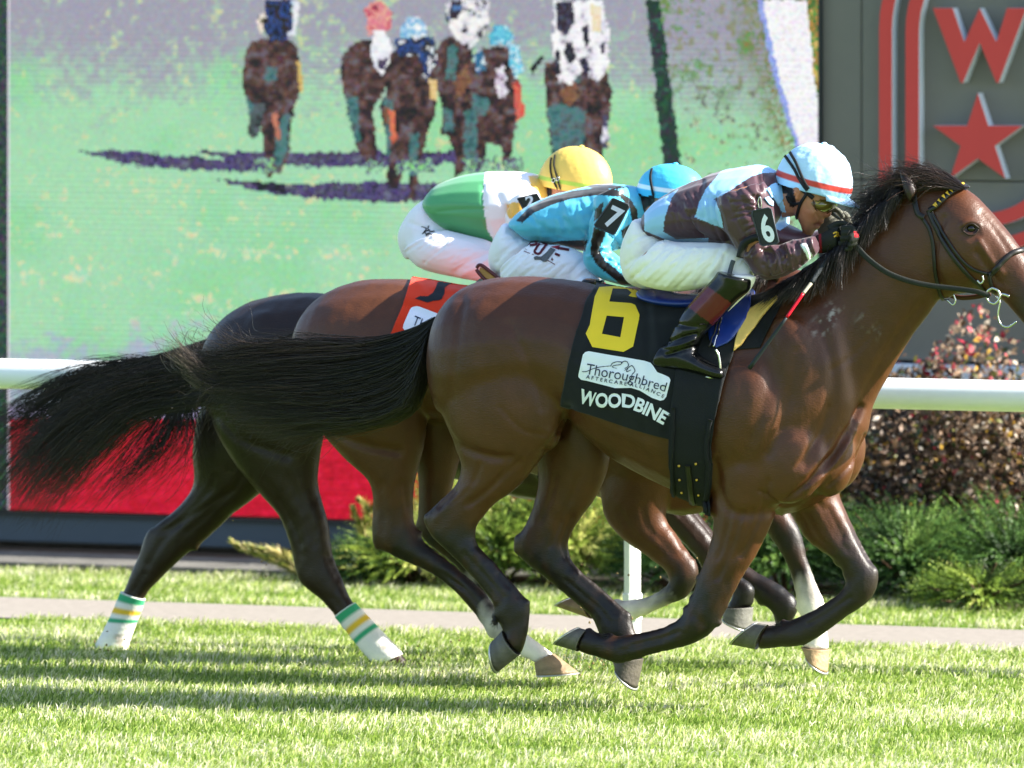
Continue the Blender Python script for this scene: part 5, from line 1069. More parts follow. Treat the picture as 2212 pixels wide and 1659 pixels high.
def helmet(parent, T, c, a, h, tilt, wd, base, bands, peak=None, seed=1, wrinkle=.002, seam=None):
    """cloth covered skull cap: c centre of the rim, a half length, h height in picture units"""
    ct, st = math.cos(tilt), math.sin(tilt)
    X = P(c[0] + a * ct, c[1] + a * st, T) - P(c[0], c[1], T); Z = P(c[0] + h * st, c[1] - h * ct, T) - P(c[0], c[1], T); O = P(c[0], c[1], T)
    X, Z, O = np.array(X), np.array(Z), np.array(O); Y = np.array([0, wd, 0])
    nu, nv = 96, 48; V = []; fr_ = []
    for i in range(nv + 1):
        f = i / nv; v = -.16 + f * (math.pi / 2 + .16); rr = math.cos(max(v, 0)) ** .92 * (1 + .05 * min(v, 0) * 3); zz = math.sin(v)
        for j in range(nu):
            u = 2 * math.pi * j / nu
            V.append(O + X * rr * math.cos(u) + Y * rr * math.sin(u) + Z * zz); fr_.append(zz)
    V = np.array(V); fr_ = np.array(fr_)
    D = V - O; D /= np.linalg.norm(D, axis=1)[:, None] + 1e-9; V += D * (wrinkle * (wob(V, 40, seed) + .6 * wob(V * [1, 1, 2], 95, seed + 1)))[:, None]
    C = np.tile(np.array(lin(base)), (len(V), 1))
    for z0, z1, col in bands: C[(fr_ >= z0) & (fr_ < z1)] = lin(col)
    i = np.arange(nv)[:, None] * nu + np.arange(nu)[None]; j = np.arange(nv)[:, None] * nu + (np.arange(nu)[None] + 1) % nu
    Q = np.stack([i.ravel(), j.ravel(), (j + nu).ravel(), (i + nu).ravel()], 1)
    me = qmesh('helmet', V, Q, True, C); o = obj('helmet', me, helm_m, parent)
    sm = o.modifiers.new('thickness', 'SOLIDIFY'); sm.thickness = .012; sm.offset = -1
    V2, F2 = ball(O + Z * 1.0, (.012, .012, .007), 12, 6); obj('button', mesh('button', V2, F2, True, np.tile(np.array(lin(base)), (len(V2), 1))), helm_m, o)
    if peak:
        pv = []; n = 21
        for k in range(n):
            u = -1.0 + 2.0 * k / (n - 1); inn = O + X * math.cos(u) * .99 + Y * math.sin(u) * .99 - Z * .12; ext = .34 * math.cos(u * 1.45) ** .8
            out = O + X * (math.cos(u) * (1.0) + ext * peak) + Y * math.sin(u) * 1.02 - Z * (.12 + .10 * peak + .06 * ext)
            for f in (0, .33, .66, 1): pv.append(inn * (1 - f) + out * f - Z * .02 * f * f)
        q = [(k * 4 + m, k * 4 + m + 1, (k + 1) * 4 + m + 1, (k + 1) * 4 + m) for k in range(n - 1) for m in range(3)]
        po = obj('peak', mesh('peak', pv, q, True, np.tile(np.array(lin(base)), (len(pv), 1))), helm_m, o); s2 = po.modifiers.new('thickness', 'SOLIDIFY'); s2.thickness = .005
    return o, bvh_of(me)
def glove(name, parent, T, off, wrist, knuck, fingers, thumb, base, polys=(), hw=.042):
    """hand: palm plus four separate curled fingers and a thumb; fingers give joint pixels and lateral offset"""
    pcs = []
    (w0, w1), (k0, k1) = wrist, knuck
    m = [((w0[i] + k0[i]) / 2, (w1[i] + k1[i]) / 2) for i in (0, 1)]
    pcs.append(loft([(*w0, *w1, hw * .62), (m[0][0], m[1][0] - 2, m[0][1], m[1][1] + 2, hw * .85), (*k0, *k1, hw * .8)], T, off, 4, 16)[:2])
    for o_, pts, r in fingers + [thumb]:
        pp = cr([[*P(x, y, T + off + oo)] for (x, y, oo) in pts], 5); rr = np.linspace(r, r * .78, len(pp)); V, Fc = tube(pp, rr, 10); pcs.append((V, Fc))
        e = pp[-1]; pcs.append(ball(e, (r * .8,) * 3, 10, 6))
    me = weld(name, pcs, .0032, 3, .0008); V, N = vn(me); Q = proj(V); C = np.tile(np.array(lin(base)), (len(V), 1))
    for poly, c in polys: C[inpoly(Q, poly)] = lin(c)
    setcol(me, C); return obj(name, me, glove_m, parent), bvh_of(me)
def armtag(parent, T, off, poly, s, tb, th, ring=True, shear=0, bold=.045):
    """number plate on the sleeve"""
    t = plate('number_tag', poly, T, off, .006, M('tag_black', lin('15181d'), rough=.45, spec=.4), parent, .002)
    rim_ = cr([*poly, poly[0]], 1); V, Fc = tube([P(x, y, T + off - .001) for x, y in rim_], .0028, 6); obj('rim', mesh('rim', V, Fc), M('tag_rim', lin('3a3f46'), rough=.4), t)
    q, Fc = textpx(s, tb, th, bold, shear); obj('number', mesh('number', [P(x, y, T + off - .0025) for x, y in q], Fc, False), pwhite, t)
    return t
def z1(p): return [(x * .26665 + 1290.3, y * .26665 + 258.1) for x, y in p]
def z2(p): return [(x * .26665 + 811.0, y * .26665 + 294.9) for x, y in p]

# ---------------- jockey on number six
j6 = thing('person', 'jockey in maroon and pale blue silks crouched on the front horse, head low', 'person', tuple(P(1500, 560, TN)), 'jockeys')
T6_torso = [(1400, 462, 1424, 524, .135), (1422, 435, 1450, 524, .16), (1455, 412, 1490, 524, .172), (1500, 391, 1540, 528, .182), (1550, 372, 1600, 540, .19), (1600, 361, 1652, 545, .19), (1640, 357, 1690, 530, .165), (1668, 366, 1690, 465, .11), (1684, 380, 1704, 452, .07)]
T6_arm = [(1548, 424, 1650, 392, .06), (1545, 440, 1660, 408, .078), (1548, 462, 1668, 440, .08), (1560, 496, 1674, 476, .074), (1586, 530, 1674, 506, .066), (1610, 562, 1668, 526, .06), (1632, 592, 1668, 530, .056), (1656, 606, 1674, 530, .054), (1690, 600, 1692, 527, .052), (1722, 582, 1716, 519, .048), (1748, 562, 1740, 514, .043), (1766, 545, 1758, 508, .036)]
T6_hip = [(1378, 472, 1412, 480, .12), (1360, 505, 1440, 500, .155), (1347, 545, 1465, 520, .168), (1350, 585, 1490, 530, .172), (1366, 612, 1510, 540, .17), (1400, 626, 1530, 550, .14)]
T6_thigh = [(1360, 590, 1430, 515, .07), (1388, 617, 1462, 520, .09), (1440, 629, 1512, 522, .094), (1490, 627, 1560, 524, .087), (1530, 618, 1598, 538, .076), (1566, 610, 1620, 562, .062), (1596, 608, 1636, 582, .05)]
T6_shank = [(1560, 592, 1634, 596, .052), (1548, 598, 1618, 628, .05), (1510, 635, 1570, 675, .05), (1480, 670, 1530, 705, .045), (1452, 712, 1510, 735, .04), (1440, 745, 1520, 775, .036)]
H6 = [(1690, 372, 1806, 372, .062), (1692, 395, 1812, 400, .074), (1700, 418, 1806, 424, .077), (1708, 436, 1797, 442, .074), (1715, 452, 1788, 458, .068), (1720, 466, 1780, 472, .06), (1726, 480, 1768, 486, .05), (1732, 492, 1758, 500, .038), (1738, 500, 1752, 506, .024)]
neck6 = [(1664, 380, 1690, 470, .06), (1690, 390, 1712, 468, .056), (1712, 400, 1735, 466, .055), (1730, 410, 1745, 455, .05)]
def body(name, parent, T, head, neck, torso, arm, hip, thigh, shank, extra=(), vox=.006, grooves=(), paint=None, asep=.205, lsep=.16):
    pcs = [loft(head, T, 0)[:2], loft(neck, T, 0)[:2], loft(torso, T, 0, k=.86)[:2], loft(hip, T, 0, k=.6)[:2]]
    for s in (-1, 1): pcs += [loft(arm[:-1], T, s * asep, k=.74)[:2], loft(thigh, T, s * lsep, k=.7)[:2], loft(shank, T, s * lsep * 1.45, k=.66)[:2]]
    pcs += list(extra); me = weld(name, pcs, vox, 3, .0005)
    if grooves: carve(me, T, grooves)
    V, N = vn(me); C = np.tile(np.array(lin('b07a5c')), (len(V), 1))
    if paint: C = paint(C, proj(V), V)
    setcol(me, C); return obj(name, me, skin_m, parent), bvh_of(me)
def b6(px, py, o, r): return ball(P(px, py, TN + o), r, 14, 9)
nose = loft([(1778, 430, 1790, 436, .012), (1780, 444, 1794, 450, .015), (1778, 456, 1796, 461, .018), (1776, 464, 1793, 467, .016), (1774, 469, 1786, 470, .008)], TN, 0, 4, 12)[:2]
lips = [loft([(1756, 476, 1779, 475, .014), (1757, 480, 1780, 480, .02), (1758, 483, 1776, 484, .014)], TN, 0, 3, 12)[:2], loft([(1752, 487, 1772, 486, .014), (1752, 491, 1771, 491, .02), (1750, 495, 1764, 496, .014)], TN, 0, 3, 12)[:2]]
ear6 = [loft([(1713, 405, 1729, 404, .010), (1711, 414, 1731, 412, .014), (1713, 424, 1727, 424, .012), (1716, 432, 1723, 432, .007)], TN, -.082, 4, 12)[:2]]
def p6(C, Q, V):
    g = wob(V, 120, 3)[:, None]; C = C * (1 + .06 * g)
    def mix(poly, w_, col, a): nonlocal C; m = (a * np.exp(-(segdist(Q, poly) / w_) ** 2))[:, None]; C = C * (1 - m) + np.array(lin(col)) * m
    mix([(1760, 485), (1772, 485)], 3.5, '6a3028', .75); mix([(1762, 480), (1775, 480)], 4, 'a85a4c', .5); mix([(1735, 495), (1760, 500)], 9, '7a5848', .35)
    mix([(1785, 462), (1794, 462)], 8, 'c06a5c', .45); mix([(1720, 412), (1720, 424)], 7, 'b8683c', .45); mix([(1740, 455), (1755, 470)], 12, 'b46a50', .35)
    hm = (segdist(Q, [(1690, 408), (1706, 412), (1712, 440)]) < 8) | ((Q[:, 1] < 402)); C[hm] = lin('1c1512'); return C
_, vB6 = body('body', j6, TN, H6, neck6, T6_torso, T6_arm, T6_hip, T6_thigh, T6_shank, [nose, *lips, *ear6, b6(1752, 452, -.05, (.03, .02, .03)), b6(1745, 502, 0, (.022, .022, .014))], .005,
    [([(1763, 462), (1770, 474), (1766, 484)], 3, .004), ([(1716, 410), (1722, 414), (1719, 424)], 2.5, .005), ([(1770, 484), (1756, 485)], 2, .004), ([(1716, 470), (1728, 488)], 6, .004)], p6)
LB, MR = '93c4ee', '4a3038'
jk6 = [(z1([(380, 700), (480, 660), (660, 560), (600, 640), (545, 800), (535, 910), (640, 970), (900, 960), (900, 1010), (640, 1010), (380, 900)]), LB),
       (z1([(1110, 378), (1300, 360), (1460, 380), (1445, 430), (1330, 435), (1250, 460), (1170, 510), (1100, 560), (1000, 620), (950, 640), (1000, 760), (1020, 880), (930, 850), (790, 790), (830, 660), (880, 560), (960, 470), (1000, 420)]), LB),
       (z1([(1360, 570), (1440, 515), (1530, 500), (1520, 600), (1560, 760), (1600, 820), (1480, 900), (1430, 880), (1500, 760), (1440, 640)]), LB),
       (z1([(1640, 1010), (1690, 1000), (1745, 1110), (1712, 1150), (1690, 1090)]), 'e8ecf0')]
jk6f = [(z1(l), w_, d_) for l, w_, d_ in (
    ([(950, 640), (1000, 780), (1030, 920), (1090, 1040)], 6, .006), ([(740, 790), (790, 900), (850, 950)], 5, .007), ([(1180, 520), (1240, 600), (1300, 650)], 6, .004), ([(1120, 560), (1200, 700), (1260, 800)], 9, .004),
    ([(1300, 620), (1300, 720)], 5, .006), ([(1000, 700), (1060, 860), (1150, 1000)], 8, -.003), ([(1050, 640), (1120, 800), (1200, 950)], 7, .004), ([(600, 640), (720, 760), (860, 800)], 10, .004), ([(850, 500), (830, 640), (780, 760)], 8, .003), ([(1300, 440), (1320, 560)], 6, .005),
    ([(1190, 1080), (1260, 1000), (1400, 980)], 7, .011), ([(1260, 1120), (1330, 1060), (1440, 1040)], 5, -.004),
    ([(1330, 1050), (1400, 1080), (1420, 1150)], 4, .005), ([(1400, 1040), (1450, 1090), (1440, 1160)], 4, -.005), ([(1480, 1030), (1530, 1080), (1510, 1150)], 4, .005), ([(1540, 1020), (1570, 1090)], 4, -.005), ([(1600, 1010), (1625, 1080)], 4, .005), ([(1700, 980), (1740, 1080)], 4, .005), ([(1300, 1270), (1420, 1290), (1560, 1230)], 6, .004), ([(1350, 1180), (1400, 1270)], 6, .005))]
_, vJ6 = garment('silks', [(0, T6_torso), (-.205, T6_arm), (0, [(1672, 470, 1690, 540, .1), (1702, 486, 1712, 540, .09), (1730, 498, 1735, 535, .06), (1752, 508, 1754, 530, .03)]), (.205, [(x0 + 16, y0 - 14, x1 + 16, y1 - 14, w_) for x0, y0, x1, y1, w_ in T6_arm]), (0, neck6[:2])], TN, .0046, 7, silk_m, j6, MR, jk6, jk6f + fan((1650, 535), (1750, 512), (1665, 600), (1760, 560), 16, 6, 2.4, .004) + fan((1560, 420), (1600, 550), (1650, 420), (1660, 520), 9, 7, 3, .003) + fan((1440, 430), (1560, 380), (1470, 520), (1600, 520), 8, 8, 4, .0022), [(16, .0022, 3), (38, .0010, 4)])
PC = 'f1efe9'
pf6 = [(z1(l), w_, d_) for l, w_, d_ in (
    ([(250, 1010), (330, 950), (440, 920)], 6, .004), ([(330, 1250), (480, 1100), (560, 1000)], 5, .0035), ([(400, 1290), (560, 1140), (640, 1020)], 5, -.003), ([(480, 1330), (640, 1170), (720, 1040)], 5, .0035), ([(560, 1350), (700, 1190), (790, 1040)], 5, -.003), ([(640, 1370), (780, 1220), (860, 1060)], 5, .0035), ([(800, 1330), (900, 1200), (980, 1060)], 5, .004), ([(900, 1280), (980, 1150), (1050, 1050)], 5, -.003), ([(960, 1290), (1010, 1180), (1030, 1100)], 5, .005), ([(1090, 1230), (1130, 1150), (1180, 1100)], 5, .005), ([(230, 1180), (300, 1130), (420, 1080)], 6, .003), ([(280, 1290), (380, 1180)], 5, .003), ([(440, 930), (700, 1000), (1000, 1010)], 8, .004))]
_, vP6 = garment('breeches', [(0, T6_hip), (-.16, T6_thigh), (.16, T6_thigh), (-.225, T6_shank[:3]), (.225, T6_shank[:3])], TN, .0054, 11, pants_m, j6, PC, (), pf6 + fan((1352, 560), (1560, 620), (1440, 522), (1620, 560), 26, 1, 2.6, .0018) + fan((1360, 500), (1350, 600), (1420, 490), (1450, 520), 7, 2, 2.6, .002), [(14, .002, 5)], 1.0)
BK = '0c0d0e'
T6_boot = [(1552, 586, 1622, 604, .062), (1545, 597, 1617, 628, .060), (1527, 617, 1592, 650, .058), (1506, 640, 1564, 680, .056), (1484, 665, 1540, 702, .054), (1465, 694, 1520, 726, .052), (1450, 722, 1508, 752, .050), (1440, 745, 1506, 775, .048)]
T6_foot = [(1420, 762, 1412, 788, .034), (1432, 746, 1422, 798, .044), (1460, 742, 1456, 800, .048), (1492, 752, 1490, 806, .050), (1522, 775, 1522, 812, .050), (1548, 788, 1548, 819, .046), (1562, 793, 1563, 820, .042), (1568, 800, 1568, 819, .03)]
bf6 = [([(1445, 738), (1475, 728), (1505, 722)], 4, .006), ([(1436, 752), (1470, 745), (1500, 732)], 4, -.005), ([(1440, 766), (1480, 755), (1510, 748)], 4, .006), ([(1462, 700), (1490, 705), (1520, 705)], 6, .004)]
for s in (-1, 1):
    bo, vb = garment('boot', [(s * .25, T6_boot), (s * .25, T6_foot)], TN, .005, 4, boot_m, j6, BK, [([(1520, 613), (1580, 655), (1541, 704), (1483, 660)], '5c1a22')], bf6)
    if s < 0:
        st = wire('stirrup', [(1497, 808), (1530, 815), (1553, 812), (1556, 795), (1553, 770), (1546, 755)], TN, -.27, .005, steel, None)
        tag(st, 'steel stirrup iron under the front jockey\'s boot', 'stirrup'); vBoot = vb
        wire('garter', [(1576, 590), (1580, 575), (1584, 563)], TN, -.245, .009, M('garter_grey', lin('4a5058'), rough=.7), j6)
hb = [(-.3, .0, 'a9d4f2'), (.0, .155, 'c8433a')]
h6, vH6 = helmet(j6, TN, (1757, 398), 83, 90, .26, .092, 'b9dcf6', hb, 1.0, 4, .0022)
for k, pl in enumerate(([(1706, 328), (1720, 352), (1734, 385), (1747, 408)], [(1697, 338), (1714, 362), (1730, 392), (1744, 412)])): strap('strap', pl, vH6, TN, .011, black_m, h6, .003)
strap('chin_strap', [(1746, 408), (1742, 420), (1730, 440), (1722, 470), (1718, 490)], vB6, TN, .012, black_m, j6, .004); strap('chin_strap', [(1700, 424), (1706, 436), (1718, 440), (1732, 438)], vB6, TN, .010, black_m, j6, .004)
# goggles
gl = M('goggle_lens', lin('6a5a24'), rough=.08, spec=.7, coat=1)
V, Fc, _ = loft([(1754, 424, 1757, 440, .02), (1760, 420, 1764, 452, .066), (1774, 420, 1778, 460, .072), (1790, 424, 1792, 458, .066), (1802, 430, 1802, 452, .045), (1808, 434, 1807, 446, .02)], TN, 0, 5, 22); gg = obj('goggles', mesh('goggles', V, Fc), gl, j6)
vG = bvh_of(gg.data)
strap('goggle_frame', [(1757, 424), (1758, 438), (1764, 452), (1775, 460), (1788, 458), (1800, 450)], vG, TN, .005, M('goggle_rim', lin('4a3520'), rough=.4), gg, .002)
linework('buckle', [[(1765, 427), (1773, 426), (1771, 437), (1763, 438), (1765, 427)]], vG, TN, 2.4, brass, gg, .004)
strap('goggle_strap', [(1732, 410), (1745, 418), (1757, 428)], vB6, TN, .016, black_m, j6, .003)
# collar points
colm = M('collar_silk', lin('93c4ee'), rough=.5, spec=.3, bump=(80, .3, .004))
slab('collar', [(1655, 410), (1664, 400), (1674, 396), (1678, 402), (1688, 396), (1697, 394), (1697, 408), (1690, 432), (1680, 444), (1672, 432), (1664, 424)], vJ6, TN, .006, .006, colm, j6)
slab('collar', [(1650, 428), (1658, 425), (1668, 436), (1668, 446), (1660, 442)], vJ6, TN, .006, .005, colm, j6)
# gloves
F6 = [(0, [(1818, 494, -.03), (1838, 492, -.035), (1846, 502, -.045), (1838, 510, -.06)], .0115), (0, [(1818, 504, -.035), (1842, 503, -.04), (1850, 513, -.05), (1840, 520, -.062)], .0118), (0, [(1816, 515, -.035), (1840, 515, -.04), (1847, 525, -.05), (1836, 530, -.06)], .0112), (0, [(1812, 526, -.03), (1832, 527, -.035), (1838, 535, -.045), (1828, 538, -.055)], .010)]
FLOAT = lambda s, f: (f[0], [(x, y, o * s) for x, y, o in f[1]], f[2])
TH6 = (0, [(1790, 494, .0), (1806, 484, .01), (1822, 482, .012), (1832, 487, .01)], .011)
gl6, vGl = glove('glove', j6, TN, -.10, ((1762, 510), (1764, 548)), ((1812, 490), (1812, 538)), F6, TH6, '23251f', [(([(1844, 499), (1858, 500), (1858, 512), (1846, 513)]), 'b3202a'), ([(1768, 500), (1773, 500), (1776, 548), (1770, 548)], '8c1c24')])
linework('emblem', [[(1800, 505), (1806, 502), (1812, 504)], [(1802, 512), (1808, 507), (1814, 510)], [(1806, 503), (1808, 512)]], vGl, TN, 3, ylw, gl6, .002)
G6b = [(f[0], [(x - 6, y - 12, -o) for x, y, o in f[1]], f[2]) for f in F6]
glove('glove', j6, TN, .09, ((1768, 470), (1772, 512)), ((1800, 462), (1806, 506)), [(f[0], [(x - 14, y - 30, -o) for x, y, o in f[1]], f[2]) for f in F6], (0, [(1786, 466, 0), (1800, 452, -.01), (1814, 458, -.012), (1820, 468, -.012)], .0105), '6a6a60')
V, Fc, _ = loft([(1784, 452, 1784, 486, .026), (1800, 458, 1790, 500, .030), (1824, 478, 1804, 512, .028), (1834, 492, 1818, 514, .02)], TN, .085, 4, 16); obj('cuff', mesh('cuff', V, Fc), M('cuff_grey', lin('77766c'), rough=.85, bump=(200, .4, .003)), j6)
tg6 = armtag(j6, TN, -.30, [(1626, 456), (1660, 449), (1666, 452), (1682, 522), (1678, 526), (1648, 531), (1642, 528), (1624, 462)], '6', [(1650, 523), (1675, 518)], 59, shear=-.12, bold=.03)
wire('elastic', [(1598, 556), (1606, 528), (1625, 515), (1640, 512)], TN, -.292, .014, black_m, j6); wire('pin', [(1640, 450), (1638, 436), (1642, 425), (1645, 440), (1644, 450)], TN, -.297, .002, steel, tg6)
# whip
wp = thing('whip', 'thin riding crop with red section held down along the front horse\'s neck', 'whip', tuple(P(1700, 660, TN) + Vector((0, -.24, 0))))
def crop(name, a, b, r0, r1, mat, o0, o1):
    q = np.array([[*P(a[0] + (b[0] - a[0]) * t, a[1] + (b[1] - a[1]) * t, TN + o0 + (o1 - o0) * t)] for t in np.linspace(0, 1, 9)]); V, Fc = tube(q, np.linspace(r0, r1, 9), 9); return obj(name, mesh(name, V, Fc), mat, wp)
crop('grip', (1796, 545), (1752, 612), .011, .008, M('whip_grip', lin('20262a'), rough=.7, bump=(200, .4)), -.12, -.22); crop('shaft', (1752, 612), (1735, 634), .007, .006, M('whip_silver', lin('a09a88'), rough=.4), -.22, -.25)
crop('shaft', (1735, 634), (1699, 686), .0062, .006, M('whip_red', lin('c0182c'), rough=.35), -.25, -.285); crop('flap', (1699, 686), (1618, 796), .0058, .0085, M('whip_black', lin('1c2428'), rough=.5), -.285, -.30)

# ---------------- jockey in turquoise, number seven
j7 = thing('person', 'jockey in turquoise and black striped silks between the other two', 'person', tuple(P(1230, 560, TM)), 'jockeys')
T7_torso = [(1116, 474, 1134, 500, .13), (1136, 452, 1160, 524, .16), (1180, 427, 1212, 532, .172), (1228, 412, 1262, 542, .182), (1278, 401, 1312, 545, .19), (1328, 397, 1362, 525, .175), (1366, 401, 1390, 480, .11), (1388, 410, 1404, 462, .065)]
T7_arm = [(1284, 430, 1346, 398, .06), (1280, 452, 1358, 420, .077), (1272, 490, 1350, 470, .078), (1265, 525, 1332, 505, .07), (1262, 558, 1318, 524, .06), (1270, 582, 1316, 536, .055), (1298, 600, 1338, 556, .052), (1330, 612, 1362, 578, .047), (1362, 618, 1386, 590, .042), (1392, 616, 1404, 588, .036)]
T7_hip = [(1098, 480, 1126, 488, .12), (1078, 512, 1150, 506, .155), (1064, 546, 1178, 524, .168), (1066, 580, 1195, 540, .165), (1080, 606, 1210, 550, .15)]
T7_thigh = [(1078, 590, 1150, 520, .07), (1104, 622, 1184, 528, .09), (1152, 632, 1222, 532, .092), (1200, 628, 1262, 550, .083), (1240, 622, 1286, 578, .066), (1272, 618, 1300, 594, .05)]
T7_shank = [(1258, 600, 1302, 606, .05), (1240, 612, 1290, 640, .05), (1205, 650, 1255, 690, .05), (1175, 690, 1225, 725, .045), (1150, 730, 1205, 755, .04), (1140, 760, 1200, 785, .036)]
H7 = [(1388, 400, 1500, 398, .062), (1392, 420, 1500, 424, .074), (1398, 438, 1494, 446, .076), (1404, 455, 1486, 464, .072), (1412, 472, 1478, 480, .062), (1420, 488, 1466, 494, .048), (1430, 500, 1455, 506, .03)]
n7 = [(1366, 405, 1388, 475, .06), (1388, 410, 1408, 475, .056), (1410, 420, 1430, 478, .055)]
def p7(C, Q, V): C[(Q[:, 0] < 1416) & (Q[:, 1] < 458)] = lin('2a201c'); C[(segdist(Q, [(1405, 455), (1418, 478)]) < 9)] = lin('b8705a'); return C
body('body', j7, TM, H7, n7, T7_torso, T7_arm, T7_hip, T7_thigh, T7_shank, [ball(P(1486, 470, TM), (.02, .018, .025))], .007, (), p7)
TQ, KB = '52b6d4', '141416'
jk7 = [(z2(p), KB) for p in ([(1140, 680), (1250, 570), (1400, 495), (1600, 440), (1800, 415), (1960, 430), (2060, 500), (2120, 590), (2130, 700), (2080, 690), (2060, 580), (1980, 490), (1800, 475), (1600, 500), (1420, 555), (1280, 620), (1190, 700)],
       [(1380, 870), (1500, 845), (1720, 840), (1700, 930), (1600, 900), (1480, 870)], [(1780, 590), (1850, 520), (1830, 640), (1770, 690)], [(1990, 760), (2090, 690), (2110, 740), (2000, 830)], [(1680, 395), (1900, 388), (2060, 410), (1960, 425), (1760, 420)],
       [(1770, 735), (1870, 770), (1820, 900), (1820, 940), (1870, 1010), (1980, 1100), (2100, 1200), (1990, 1200), (1900, 1130), (1790, 1040), (1745, 950), (1745, 850)])]
jk7f = [(z2(l), w_, d_) for l, w_, d_ in (([(1760, 600), (1740, 740), (1700, 850)], 6, .007), ([(1480, 640), (1600, 740), (1700, 800)], 9, .004), ([(1250, 640), (1350, 740), (1480, 830)], 9, .004), ([(1720, 480), (1740, 560), (1720, 650)], 8, .003), ([(1820, 930), (1900, 940), (1960, 990)], 4, .006), ([(1840, 900), (1930, 900)], 4, -.005), ([(1880, 990), (1960, 1020), (2010, 1080)], 4, .005), ([(1960, 560), (2000, 660), (1960, 760)], 5, .006), ([(2020, 560), (2060, 680), (2030, 800)], 5, .006), ([(1900, 800), (1960, 860), (2000, 960)], 5, .006))]
_, vJ7 = garment('silks', [(0, T7_torso), (-.205, T7_arm), (.205, T7_arm), (0, n7[:2])], TM, .0052, 7, silk_m, j7, TQ, jk7, jk7f + fan((1290, 520), (1380, 575), (1262, 560), (1350, 615), 10, 9, 2.8, .0022) + fan((1150, 460), (1260, 410), (1170, 525), (1290, 530), 10, 10, 4, .0022), [(16, .0022, 13), (38, .001, 14)])
pf7 = [(z2(l), w_, d_) for l, w_, d_ in (([(980, 1020), (1080, 900), (1160, 840)], 5, .004), ([(1000, 1110), (1140, 960), (1230, 860)], 5, .004), ([(1060, 1150), (1200, 1010), (1290, 900)], 5, -.003), ([(1160, 1160), (1300, 1040), (1400, 930)], 5, .004), ([(1560, 1150), (1620, 1060), (1680, 1000)], 5, .005), ([(1620, 1140), (1680, 1080), (1740, 1040)], 5, -.004), ([(1440, 1150), (1520, 1060)], 5, .004), ([(1080, 760), (1150, 800), (1280, 840)], 6, .004))]
_, vP7 = garment('breeches', [(0, T7_hip), (-.16, T7_thigh), (.16, T7_thigh), (-.225, T7_shank[:3]), (.225, T7_shank[:3])], TM, .0058, 11, pants_m, j7, 'eceef4', (), pf7 + fan((1066, 560), (1250, 622), (1140, 515), (1290, 585), 22, 3, 2.6, .0018) + fan((1075, 510), (1066, 580), (1130, 490), (1160, 525), 6, 4, 2.6, .002), [(14, .002, 15)])
for s in (-1, 1): garment('boot', [(s * .22, [(a + 4, b + 2, c + 2, d, e * 1.15) for a, b, c, d, e in T7_shank]), (s * .22, [(1145, 745, 1138, 782, .04), (1180, 750, 1178, 796, .048), (1215, 770, 1215, 803, .048), (1250, 790, 1252, 812, .035)])], TM, .006, 4, boot_m, j7, BK)
h7, vH7 = helmet(j7, TM, (1450, 418), 74, 64, .14, .092, '4cbce4', [(-.3, .06, '4cbce4'), (.06, .2, 'f0f2f4')], .9, 8, .001)
strap('strap', [(1409, 366), (1406, 384), (1410, 410), (1416, 438)], vH7, TM, .010, black_m, h7, .003)
mrn = M('print_maroon', lin('5a1626'), rough=.7); gry = M('print_grey', lin('5d6164'), rough=.8, nz=(160, .5))
def zp(p): return [(x / 4.88 * .7373 + 1069.1, y / 4.88 * .7373 + 516.1) for x, y in p]
linework('letter', [zp(l) for l in ([(445, 160), (530, 40)], [(530, 40), (590, 45), (580, 85), (500, 95)])], vP7, TM, 5.2, mrn, j7)
linework('letter', [zp([(640, 70), (570, 170), (590, 210), (640, 210), (720, 110), (740, 80), (700, 65), (640, 70)])], vP7, TM, 5.2, mrn, j7)
linework('letter', [zp(l) for l in ([(815, 305), (910, 130)], [(900, 135), (985, 150), (1060, 165)], [(860, 215), (930, 245)])], vP7, TM, 5.2, mrn, j7)
linework('letter', [zp(l) for l in ([(810, 90), (920, 130)],)], vP7, TM, 9, M('print_red', lin('a01c2c'), rough=.7), j7)
decal('boot_print', zp([(800, 130), (870, 160), (800, 250), (740, 325), (690, 330), (650, 300), (570, 300), (555, 265), (590, 250), (660, 255), (720, 210)]), vP7, TM, gry, j7, .003)
linework('underline', [zp([(415, 180), (560, 235)])], vP7, TM, 1.6, mrn, j7); linework('underline', [zp([(750, 305), (855, 362)])], vP7, TM, 1.6, mrn, j7)
armtag(j7, TM, -.30, [(1322, 430), (1326, 429), (1357, 442), (1359, 447), (1329, 504), (1325, 507), (1287, 490), (1284, 486)], '7', [(1304, 483), (1331, 496)], 46, shear=.0, bold=.03)

# ---------------- jockey in green and white, number two
j2 = thing('person', 'jockey in green and white silks with a yellow helmet, farthest back', 'person', tuple(P(1040, 560, TF)), 'jockeys')
T2_torso = [(929, 424, 948, 470, .13), (950, 398, 968, 498, .16), (1000, 379, 1018, 518, .175), (1050, 371, 1068, 534, .186), (1100, 370, 1116, 540, .19), (1145, 374, 1158, 510, .175), (1172, 386, 1182, 460, .11), (1188, 394, 1196, 440, .065)]
T2_arm = [(1096, 440, 1158, 402, .06), (1094, 460, 1166, 430, .077), (1096, 500, 1166, 480, .078), (1108, 540, 1170, 520, .07), (1125, 572, 1172, 540, .058), (1150, 592, 1182, 552, .052), (1185, 600, 1205, 560, .048), (1220, 595, 1232, 560, .042), (1250, 585, 1256, 556, .036)]
T2_hip = [(930, 426, 950, 445, .12), (896, 452, 975, 470, .15), (870, 495, 1000, 498, .168), (869, 530, 1020, 515, .168), (882, 560, 1030, 525, .15)]
T2_thigh = [(872, 540, 960, 495, .07), (905, 577, 1000, 505, .092), (960, 594, 1052, 520, .095), (1010, 604, 1092, 545, .085), (1060, 612, 1116, 575, .068), (1095, 614, 1130, 594, .05)]
